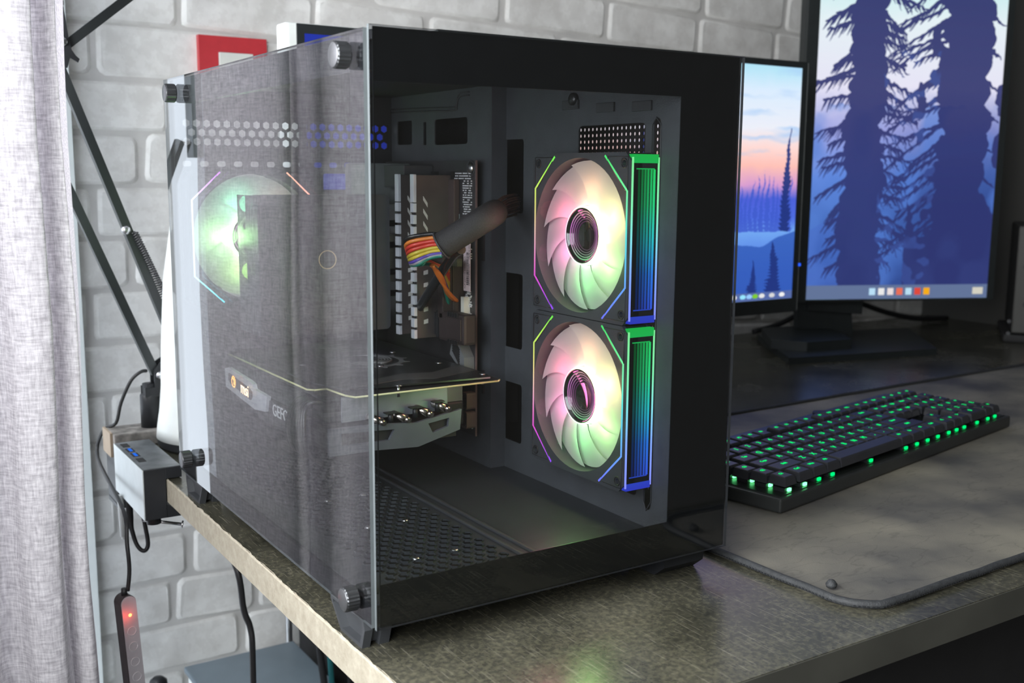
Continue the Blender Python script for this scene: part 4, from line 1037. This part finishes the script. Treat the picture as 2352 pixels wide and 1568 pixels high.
# ---- white flared device on the desk
dv = thing('flared_white_device', 'white curved plastic device with a dark base rim, standing behind the case', 'device', (.083, .575, 0))
prof = [(.060, 0), (.063, .004), (.0625, .010), (.0638, .0105), (.0625, .022), (.0595, .040), (.057, .065), (.055, .11), (.050, .18), (.040, .24), (.028, .275), (.001, .285)]
MB().lathe(prof[3:], n=48).obj('body', white_pl, dv); MB().lathe(prof[:4], n=48).obj('base_rim', dgrey, dv)

# ---- speaker at the right edge
sp = thing('loudspeaker', 'grey studio loudspeaker with an orange light at the right edge', 'speaker', (1.512, .556, 0), -.95)
MB().box(0, .17, .006, .20, .014, .208, bev=.006).obj('cabinet', blk_matte, sp); MB().box(.001, .169, -.001, .008, .016, .206, bev=.003).obj('baffle', speaker_g, sp); MB().box(-.012, .182, -.010, .21, 0, .014, bev=.004).obj('stand_pad', blk_matte, sp)
MB().lathe([(.001, .012), (.028, .010), (.056, .0), (.062, -.003), (.066, -.001), (.066, .002)], (.092, -.001, .098), n=40, axis='y').obj('woofer', blk_matte, sp)
MB().lathe([(.001, -.002), (.012, -.001), (.028, .003), (.030, -.001), (.033, .002)], (.092, -.001, .178), n=32, axis='y').obj('tweeter', blk_matte, sp)
MB().lathe([(.001, -.003), (.0035, -.003), (.0045, 0)], (.033, 0, .050), n=20, axis='y').obj('power_light', em('orange_power_light', (1., .22, .01), 1.6), sp)
MB().lathe([(.001, -.010), (.0085, -.010), (.010, 0)], (.036, 0, .030), n=20, axis='y').obj('volume_knob', blk_pl, sp)
for x, z in ((.018, .135), (.022, .068)): MB().cyl((x, -.0012, z), (x, .002, z), .006, n=14).obj('screw', blk_pl, sp)
for z in (.012, .034): MB().cyl((-.004, -.004, z+.004), (-.004, -.009, z+.004), .0035, n=12).obj('side_bolt', dgrey, sp)
tag(MB().tube([(1.16, .84, .008), (1.22, .83, .020), (1.30, .82, .050), (1.38, .81, .056), (1.48, .80, .028), (1.56, .79, .012), (1.66, .79, .006)], .005, 8, sub=5).obj('monitor_cable', rubber), 'black cable arching over the desk between monitor and speaker', 'cable')
tag(MB().prism([(.560, .405), (.600, .395), (.622, .440), (.585, .455)], .0001, .016, 'z').obj('small_box', blk_pl), 'small black box on the desk just right of the case', 'box')

# ================================================================== DESK MAT AND KEYBOARD
m, nt, out = mat('worn_cloth_mat'); L = nt.links.new
b = nd(nt, 'ShaderNodeBsdfPrincipled'); b.inputs['Roughness'].default_value = .62; tc = nd(nt, 'ShaderNodeTexCoord')
def nn_(sc, d=5, s=(1, 1, 1), rz=0):
    mp = nd(nt, 'ShaderNodeMapping'); mp.inputs['Scale'].default_value = s; mp.inputs['Rotation'].default_value = (0, 0, rz); L(tc.outputs['Object'], mp.inputs['Vector'])
    n = nd(nt, 'ShaderNodeTexNoise'); n.inputs['Scale'].default_value = sc; n.inputs['Detail'].default_value = d; L(mp.outputs[0], n.inputs['Vector']); return n
a = nn_(7, 5); cr = nd(nt, 'ShaderNodeValToRGB'); cr.color_ramp.elements[0].position = .35; cr.color_ramp.elements[1].position = .66
cr.color_ramp.elements[0].color = (.062, .061, .058, 1); cr.color_ramp.elements[1].color = (.215, .200, .155, 1); L(a.outputs['Fac'], cr.inputs[0])
vo = nn_(14, 3, (1, 3.2, 1), .35); ck = nd(nt, 'ShaderNodeValToRGB'); E_ = ck.color_ramp.elements; E_[0].position = .485; E_[0].color = (1, 1, 1, 1); E_[1].position = .515; E_[1].color = (1, 1, 1, 1)
e3 = E_.new(.50); e3.color = (.76, .76, .76, 1); L(vo.outputs['Fac'], ck.inputs[0])
mm = nd(nt, 'ShaderNodeMix', data_type='RGBA', blend_type='MULTIPLY'); mm.inputs[0].default_value = 1; L(cr.outputs[0], mm.inputs[6]); L(ck.outputs[0], mm.inputs[7])
L(mm.outputs[2], b.inputs['Base Color'])
bq = nn_(900, 2); bp = nd(nt, 'ShaderNodeBump'); bp.inputs['Strength'].default_value = .25; bp.inputs['Distance'].default_value = .0005; L(bq.outputs['Fac'], bp.inputs['Height']); L(bp.outputs[0], b.inputs['Normal']); L(b.outputs[0], out.inputs[0])
mat_m = m
hem_m = pm('mat_hem', (.022, .024, .026), .7, var=.25, scale=300, bump=.4, bscale=900)
pad = thing('desk_mat', 'large dark worn desk mat with a raised stitched hem', 'desk mat', (.305, -.112, 0), math.radians(1.6))
MWd, MHt = 1.13, .475
oc = rrect(.002, MWd, .002, MHt, .030, 8)
MB().prism([(u, v) for u, v in oc], 0.0002, .0030, 'z').obj('surface', mat_m, pad)
g = MB(); pts = [(u+.0003*math.sin(i*2.3), v+.0003*math.cos(i*1.7), .0034) for i, (u, v) in enumerate(oc)]
dense = []
for i in range(len(pts)):
    p, q = Vector(pts[i]), Vector(pts[(i+1) % len(pts)]); k = max(1, int((q-p).length/.02))
    for j in range(k): dense.append(p.lerp(q, j/k)+Vector((random.uniform(-.0004, .0004), random.uniform(-.0004, .0004), random.uniform(-.0002, .0004))))
g.tube(dense, .0030, 8, closed=True); g.obj('hem', hem_m, pad)
g = MB(); acc = 0
for i in range(len(dense)):
    p, q = dense[i], dense[(i+1) % len(dense)]
    if p.x > .62: continue
    k = max(1, int((q-p).length/.0028)); d = (q-p).normalized(); nrm = Vector((d.y, -d.x, 0))
    for j in range(k):
        c_ = p.lerp(q, j/k)+nrm*.0027; g.box(-.0007, .0007, -.0004, .0004, -.0003, .0005, M=Matrix.Translation(c_+Vector((0, 0, -.0008)))@Matrix.Rotation(math.atan2(d.y, d.x), 4, 'Z'))
o = g.obj('stitches', blk_pl, pad); o['kind'] = 'stuff'
tag(MB().lathe([(.0035, 0), (.0042, .0022), (.0022, .0050), (.0001, .0056)], (.318, -.071, .0050), n=10).obj('fluff_ball', hem_m), 'small ball of fluff caught on the hem of the desk mat', 'fluff')
U = .01905
kb = thing('keyboard', 'full-size black keyboard with floating keys and green lights on the desk mat', 'keyboard', (.4120, .0655, .0032), math.radians(10.8))
KL, KD = .482, .158
MB().box(0, KL, 0, KD, .001, .0135, bev=.0018).obj('case', pm('keyboard_case', (.022, .024, .024), .38), kb)
MB().box(.006, KL-.006, .126, KD-.004, .0135, .0170, bev=.001).obj('control_strip', pm('dark_blue_grey_strip', (.03, .033, .042), .35), kb)
MB().box(.006, KL-.006, .005, .124, .0134, .0142).obj('key_plate', pm('key_plate_metal', (.025, .03, .027), .3, .5), kb)
MB().cyl((.30, .140, .017), (.30, .140, .022), .009, n=28).obj('volume_wheel', blk_pl, kb)
key_top = pm('key_cap', (.022, .023, .027), .34, spec=.5)
green = em('green_backlight', (.0, 1.0, .20), 1.25); green_hot = em('green_backlight_bright', (.15, 1.0, .32), 3.5)
key_cache = {}
def key_mesh(w):
    if w in key_cache: return key_cache[w]
    bm = bmesh.new(); W_ = w*U-.0012; D_ = U-.0012; t = .0022
    lo = [(-W_/2, -D_/2, 0), (W_/2, -D_/2, 0), (W_/2, D_/2, 0), (-W_/2, D_/2, 0)]
    hi = [(-W_/2+t, -D_/2+t*1.1, .0078), (W_/2-t, -D_/2+t*1.1, .0078), (W_/2-t, D_/2-t*.5, .0085), (-W_/2+t, D_/2-t*.5, .0085)]
    mid = [(-W_/2+t*.6, -D_/2+t*.6, .0060), (W_/2-t*.6, -D_/2+t*.6, .0060), (W_/2-t*.6, D_/2-t*.3, .0065), (-W_/2+t*.6, D_/2-t*.3, .0065)]
    R = [[bm.verts.new(p) for p in q] for q in (lo, mid, hi)]
    for A, B in zip(R[:-1], R[1:]):
        for i in range(4): bm.faces.new([A[i], A[(i+1) % 4], B[(i+1) % 4], B[i]])
    bm.faces.new(R[2]); bm.faces.new(R[0][::-1])
    bmesh.ops.bevel(bm, geom=[e for e in bm.edges if e.verts[0] in R[2] and e.verts[1] in R[2]], offset=.0006, segments=1, affect='EDGES')
    bmesh.ops.recalc_face_normals(bm, faces=list(bm.faces))
    me = bpy.data.meshes.new('key_cap'); bm.to_mesh(me); bm.free(); me.materials.append(key_top); key_cache[w] = me; return me
sw_me = MB().box(-.0062, .0062, -.0062, .0050, 0, .0035).obj('tmp_switch', blk_pl).data; bpy.data.objects.remove(bpy.data.objects['tmp_switch'])
led_me = MB().box(-.0022, .0022, -.0080, -.0062, .0004, .0030).obj('tmp_led', green_hot).data; bpy.data.objects.remove(bpy.data.objects['tmp_led'])
led2_me = led_me.copy(); led2_me.materials.clear(); led2_me.materials.append(green)
led3_me = MB().box(-.0022, .0022, .0066, .0078, .0004, .0022).obj('tmp_led', green).data; bpy.data.objects.remove(bpy.data.objects['tmp_led'])
leg_cache = {}
def legend_mesh(tx):
    if tx not in leg_cache:
        o = text('legend', tx, .0078 if len(tx) == 1 else .0046, Matrix.Identity(4), green, None, .00008); leg_cache[tx] = o.data; bpy.data.objects.remove(o)
    return leg_cache[tx]
rows = [
 [('Ctrl', 1.25), ('Win', 1.25), ('Alt', 1.25), ('', 6.25), ('Alt', 1.25), ('Fn', 1.25), ('=', 1.25), ('Ctrl', 1.25), None, ('<', 1), ('v', 1), ('>', 1), None, ('0', 2), ('.', 1), ('+', 1)],
 [('Shift', 2.25)]+[(c, 1) for c in 'ZXCVBNM,./']+[('Shift', 2.75), None, (0, 1), ('^', 1), (0, 1), None, ('1', 1), ('2', 1), ('3', 1), ('E', 1)],
 [('Caps', 1.75)]+[(c, 1) for c in 'ASDFGHJKL;#']+[('Enter', 2.25), None, (0, 3), None, ('4', 1), ('5', 1), ('6', 1), ('+', 1)],
 [('Tab', 1.5)]+[(c, 1) for c in 'QWERTYUIOP[]']+[('\\', 1.5), None, ('Del', 1), ('End', 1), ('PgD', 1), None, ('7', 1), ('8', 1), ('9', 1), ('-', 1)],
 [('`', 1)]+[(c, 1) for c in '1234567890-=']+[('Back', 2), None, ('Ins', 1), ('Hom', 1), ('PgU', 1), None, ('Num', 1), ('/', 1), ('*', 1), ('-', 1)],
 [('Esc', 1), (0, 1)]+[('F%d' % i, 1) for i in range(1, 5)]+[(0, .5)]+[('F%d' % i, 1) for i in range(5, 9)]+[(0, .5)]+[('F%d' % i, 1) for i in range(9, 13)]+[None, ('Prt', 1), ('Scr', 1), ('Pse', 1), None, ('o', 1), ('o', 1), ('o', 1), ('o', 1)],
]
for r, row in enumerate(rows):
    yv = .0052+U*(r+.5)+(.0040 if r == 5 else 0)
    x = .0150+1.20*U
    seq = [('G%d' % (r+1), 1, .0148+.5*U)]
    for it in row:
        if it is None: x += .22*U; continue
        tx, w = it; 
        if tx != 0: seq.append((tx, w, x+w*U/2))
        x += w*U
    for tx, w, cx in seq:
        hz = .0182+.0009*abs(r-2.2)
        k = bpy.data.objects.new('key_cap', key_mesh(w)); COL.objects.link(k); k.parent = kb; k.location = (cx, yv, hz)
        s_ = bpy.data.objects.new('switch', sw_me); COL.objects.link(s_); s_.parent = kb; s_.location = (cx, yv, .0142)
        hot = (r == 0 and cx < .06) or (tx.startswith('G'))
        for me_ in ([led_me] if hot else ([led2_me] if r == 0 else [])) + ([led3_me] if r == 4 else []):
            ld = bpy.data.objects.new('backlight', me_); COL.objects.link(ld); ld.parent = s_
        if tx:
            lgd = bpy.data.objects.new('legend', legend_mesh(tx)); COL.objects.link(lgd); lgd.parent = k; lgd.location = (0, .0018, .0084)
            lgd.rotation_euler = (.045, 0, 0)
for i, px in enumerate((.392, .405, .418)):
    MB().cyl((px, .140, .017), (px, .140, .0176), .0016, n=12).obj('indicator', green, kb)

# ================================================================== LEFT SIDE CLUTTER
# usb hub clamped on the desk edge
hub = thing('usb_hub', 'silver and black clamp-on usb hub on the left desk edge', 'usb hub', (-.015, .515, 0))
def H2(o): return W2(o, hub)
H2(MB().box(-.0260, -.0250, .4560, .5760, -.0375, .0120, bev=.0003).obj('outer_face', alu, hub))
H2(MB().box(-.0250, -.0045, .4555, .5765, -.0375, .0120, bev=.0008).obj('body', blk_pl, hub))
H2(MB().box(-.0050, .0105, .4555, .5765, .0010, .0120, bev=.0005).obj('top_jaw', blk_pl, hub))
H2(MB().box(-.0248, .0100, .4570, .5750, .0119, .0124, bev=.0002).obj('top_plate', pm('dusty_plate', (.12, .13, .14), .4, var=.5, scale=60), hub))
H2(MB().prism([(-.0050, -.0375), (-.0050, -.0240), (.0110, -.0345), (.0110, -.0375)], .456, .500, 'y').obj('lower_jaw', blk_pl, hub))
for k, y in enumerate((.560, .538, .517, .494)):
    po = H2(MB().box(-.0215, -.0145, y-.0075, y+.0075, .0122, .0127).obj('port', blk_matte, hub))
    if k in (1, 2): MB().box(-.0195, -.0165, y-.0060, y+.0060, .0125, .0130).obj('port_tongue', em('blue_port_tongue', (.03, .20, 1.0), .8), po)  # blue tongue of the port, drawn with an emissive material
H2(MB().cyl((-.0130, .475, -.047), (-.0130, .475, -.0375), .0068, n=24).obj('clamp_knob', blk_pl, hub))
H2(MB().cyl((-.022, .480, -.0435), (.012, .470, -.0510), .0016, n=12).cyl((.012, .470, -.0510), (.0135, .4695, -.0513), .0036, n=16).obj('tommy_bar', steel, hub))
g = MB(); g.tube([(-.020, .545, -.037), (-.0200, .545, -.060), (-.0195, .542, -.072), (-.016, .538, -.088), (-.0105, .534, -.094), (-.006, .534, -.088), (-.0075, .536, -.068), (-.010, .54, -.045), (-.010, .545, -.037)], .0022, 10, sub=6, rs=[.0036, .0036, .0024, .0022, .0022, .0022, .0022, .0022, .0022])
tag(g.obj('hub_cable', rubber), 'black cable looping down below the usb hub', 'cable')
tag(MB().cyl((-.0275, .55, -.036), (-.0262, .55, -.080), .0032, n=14).cyl((-.0262, .55, -.080), (-.0261, .55, -.083), .0022, n=14).obj('white_plug', white_pl), 'slim white plug hanging beside the hub cable', 'plug')

# microphone boom arm
AY = .62
arm = thing('boom_arm', 'black sprung boom arm clamped to the back left of the desk', 'boom arm', (.024, AY, 0))
def A(o): return W2(o, arm)
g = MB(); g.box(-.0205, .060, AY-.022, AY+.022, .0005, .0155, bev=.0015); A(g.obj('clamp_top', pm('dusty_black_metal', (.16, .15, .14), .6, var=.6, scale=90), arm))
A(MB().box(-.0205, -.0050, AY-.022, AY+.022, -.062, .0010, bev=.0015).obj('clamp_side', dgrey, arm))
A(MB().box(-.0205, .04, AY-.022, AY+.022, -.066, -.058, bev=.0015).obj('clamp_lower_jaw', dgrey, arm))
A(MB().cyl((.024, AY, -.058), (.024, AY, -.0235), .005, n=16).obj('clamp_screw', steel, arm))
A(MB().box(-.0232, -.0205, AY-.015, AY+.022, -.010, .016).obj('wooden_shim', pm('wood_shim', (.24, .19, .14), .7), arm))
A(MB().lathe([(.0105, 0), (.0105, .0350), (.0098, .0365), (.0075, .0365), (.0075, .048), (.0001, .048)], (.0235, AY, .0155), n=28).obj('socket', blk_pl, arm))
br = [(.0165, .050), (.0290, .0495), (.0560, .0530), (.0560, .0920), (.0480, .0950), (.0330, .0860), (.0270, .0790), (.0270, .0600), (.0165, .0600)]
g = MB(); g.prism(br, AY-.010, AY-.0075, 'y'); g.prism(br, AY+.0075, AY+.010, 'y'); A(g.obj('pivot_bracket', blk_pl, arm))
bar_m = pm('bar_black', (.014, .017, .018), .4)
def bolt(x, z, r, y=AY-.010, name='bolt'):
    return A(MB().lathe([(.0001, -.0032), (r*.35, -.0030), (r*.8, -.0022), (r, 0)], (x, y, z), n=24, axis='y').obj(name, steel, arm))
bolt(.0328, .0730, .0048)
def bar(p, q, w=.0088, y0=AY-.0055, y1=AY+.0055, name='bar'):
    p, q = Vector(p), Vector(q); d = (q-p).normalized(); n = Vector((-d.y, d.x))*w/2
    pts = [tuple(p-n), tuple(q-n), tuple(q+n), tuple(p+n)]
    return A(MB().prism(pts, y0, y1, 'y').obj(name, bar_m, arm))
bar((.0300, .0740), (-.0680, .3240)); bar((.0480, .1170), (-.0505, .3930+.004), name='bar')
bolt(.0058, .2300, .0052, AY-.0055)
link = [(-.054, .47), (-.046, .47), (-.0410, .4230), (-.0385, .4100), (-.0435, .3930), (-.0560, .3900), (-.0560, .43)]
A(MB().prism(link, AY-.0085, AY-.0060, 'y').obj('elbow_plate', blk_pl, arm)); A(MB().prism([(x, z) for x, z in link], AY+.0060, AY+.0085, 'y').obj('elbow_plate', blk_pl, arm))
bolt(-.0468, .4182, .0050, AY-.0085); bolt(-.0480, .4556, .0050, AY-.0085)
A(MB().prism([(-.0480, .4080), (-.0400, .4020), (-.0335, .3985), (-.0320, .4020), (-.0355, .4050), (-.0400, .4120)], AY-.011, AY-.0080, 'y').obj('lever', blk_pl, arm))
bar((-.0455, .4130), (.075, .5120), .0090, name='upper_bar')
for dy in (-.008, .006):
    g = MB(); P = []; p0, p1 = Vector((.0095, AY+dy, .2260)), Vector((.0560, AY+dy, .1140)); d = (p1-p0).normalized(); a = d.orthogonal().normalized(); b_ = d.cross(a); T_ = 46
    off = Vector((.0045, 0, .0018))
    for i in range(T_*8+1):
        t = i/(T_*8); an = 2*PI*i/8; P.append(p0+off+(p1-p0)*t+(a*math.cos(an)+b_*math.sin(an))*.0030)
    g.tube(P, .0008, 4); A(g.obj('spring', pm('spring_steel', (.08, .08, .085), .35, .8), arm))
tag(MB().tube([(.0200, AY-.004, .078), (.013, AY-.008, .078), (.003, AY-.006, .069), (-.007, AY, .045), (-.0125, AY+.005, .022), (-.0215, AY+.028, .010), (-.028, AY+.03, -.02), (-.040, .48, -.03), (-.044, .452, -.055), (-.0435, .450, -.080), (-.0460, .450, -.1005)], .0019, 8, sub=5).obj('arm_cable', rubber),
    'thin black cable from the boom arm down to the inline controller', 'cable')
# inline controller with red light
ct = thing('inline_controller', 'grey inline controller hanging by a cable, glowing red light', 'controller', (-.0483, .450, -.105))
Mc = Matrix.Translation((-.0483, .450, -.1040)) @ Matrix.Rotation(math.radians(-3.2), 4, 'Y') @ Matrix.Rotation(math.radians(14), 4, 'Z')
def T2(mb, name, m_): o = mb.obj(name, m_, ct); o.data.transform(Mc); return W2(o, ct)
T2(MB().prism(rrect(-.0078, .0078, -.150, 0, .0076, 8), -.004, .0090, 'y'), 'body', pm('controller_black', (.028, .018, .018), .4))
T2(MB().prism(rrect(-.0073, .0073, -.1495, -.0005, .0071, 8), -.0052, -.0038, 'y'), 'face_plate', pm('controller_grey', (.34, .32, .34), .45))
T2(MB().cyl((0, .002, -.001), (0, .002, .006), .0030, .0024, n=16), 'strain_relief', rubber)
T2(MB().lathe([(.0001, -.0062), (.0010, -.0060), (.0016, -.0050)], (0, 0, -.0190), n=16, axis='y'), 'red_light', em('red_led', (1., .16, .03), 14.))
for k in range(7):
    z = -.0350-.0155*k; T2(MB().tube([(.0042*math.cos(t*PI/12), -.0053, z+.0042*math.sin(t*PI/12)) for t in range(24)], .0004, 5, closed=True), 'button_ring', pm('ring_print', (.44, .42, .44), .45))
l = bpy.data.lights.new('red_led_lamp', 'POINT'); l.energy = .006; l.color = (1, .05, .02); l.shadow_soft_size = .002
lo = bpy.data.objects.new('red_led_lamp', l); COL.objects.link(lo); lo.location = (-.048, .436, -.123); 
tag(MB().tube([(.060, .70, -.022), (.066, .60, -.08), (.0725, .50, -.1113), (.0809, .50, -.166), (.0870, .50, -.1866), (.0888, .50, -.2143), (.092, .52, -.31), (.10, .60, -.345)], .0034, 10, sub=6).obj('hanging_cable', rubber), 'thick black cable hanging below the desk in front of the bricks', 'cable')
for k, (x, y) in enumerate(((.205, .60), (.222, .62), (.238, .60))):
    tag(MB().tube([(x, y, -.0275), (x+.004, y-.01, -.12), (x-.004+.006*k, y, -.22), (x+.01, y+.01, -.34), (x+.012, y+.01, -.349)], .0045-.0008*k, 8, sub=5).obj('under_desk_cable', rubber if k != 1 else pm('teal_cable', (.02, .16, .17), .5)), ['thick black cable dropping under the desk, nearest the chrome leg', 'teal cable dropping under the desk between two black ones', 'thinner black cable dropping under the desk, furthest right'][k], 'cable', 'cables dropping under the desk')
# red framed wall switch
swt = thing('wall_switch', 'square red wall plate with a white switch on the brick wall', 'switch', (.2115, WY-.001, .4215))
g = MB(); g.holed([(-.0458, -.0458), (.0458, -.0458), (.0458, .0458), (-.0458, .0458)], [[(-.0205, -.0245), (.0265, -.0245), (.0265, .0255), (-.0205, .0255)]], -.010, 0.0, 'y'); g.obj('plate', red_pl, swt)
MB().box(-.0200, .0260, -.0125, -.002, -.0240, .0250, bev=.001).obj('rocker', switch_w, swt)
kn = thing('knob_stand', 'small black knob on a thin stand beside the storage box', 'knob', (.045, .735, -.75))
MB().lathe([(.011, .400), (.0115, .404), (.0105, .414), (.006, .418), (.0001, .419)], n=24).obj('knob', blk_pl, kn); MB().cyl((0, 0, .01), (0, 0, .401), .004, n=12).obj('rod', steel, kn); MB().cyl((0, 0, 0), (0, 0, .010), .03, n=24).obj('base', blk_pl, kn)
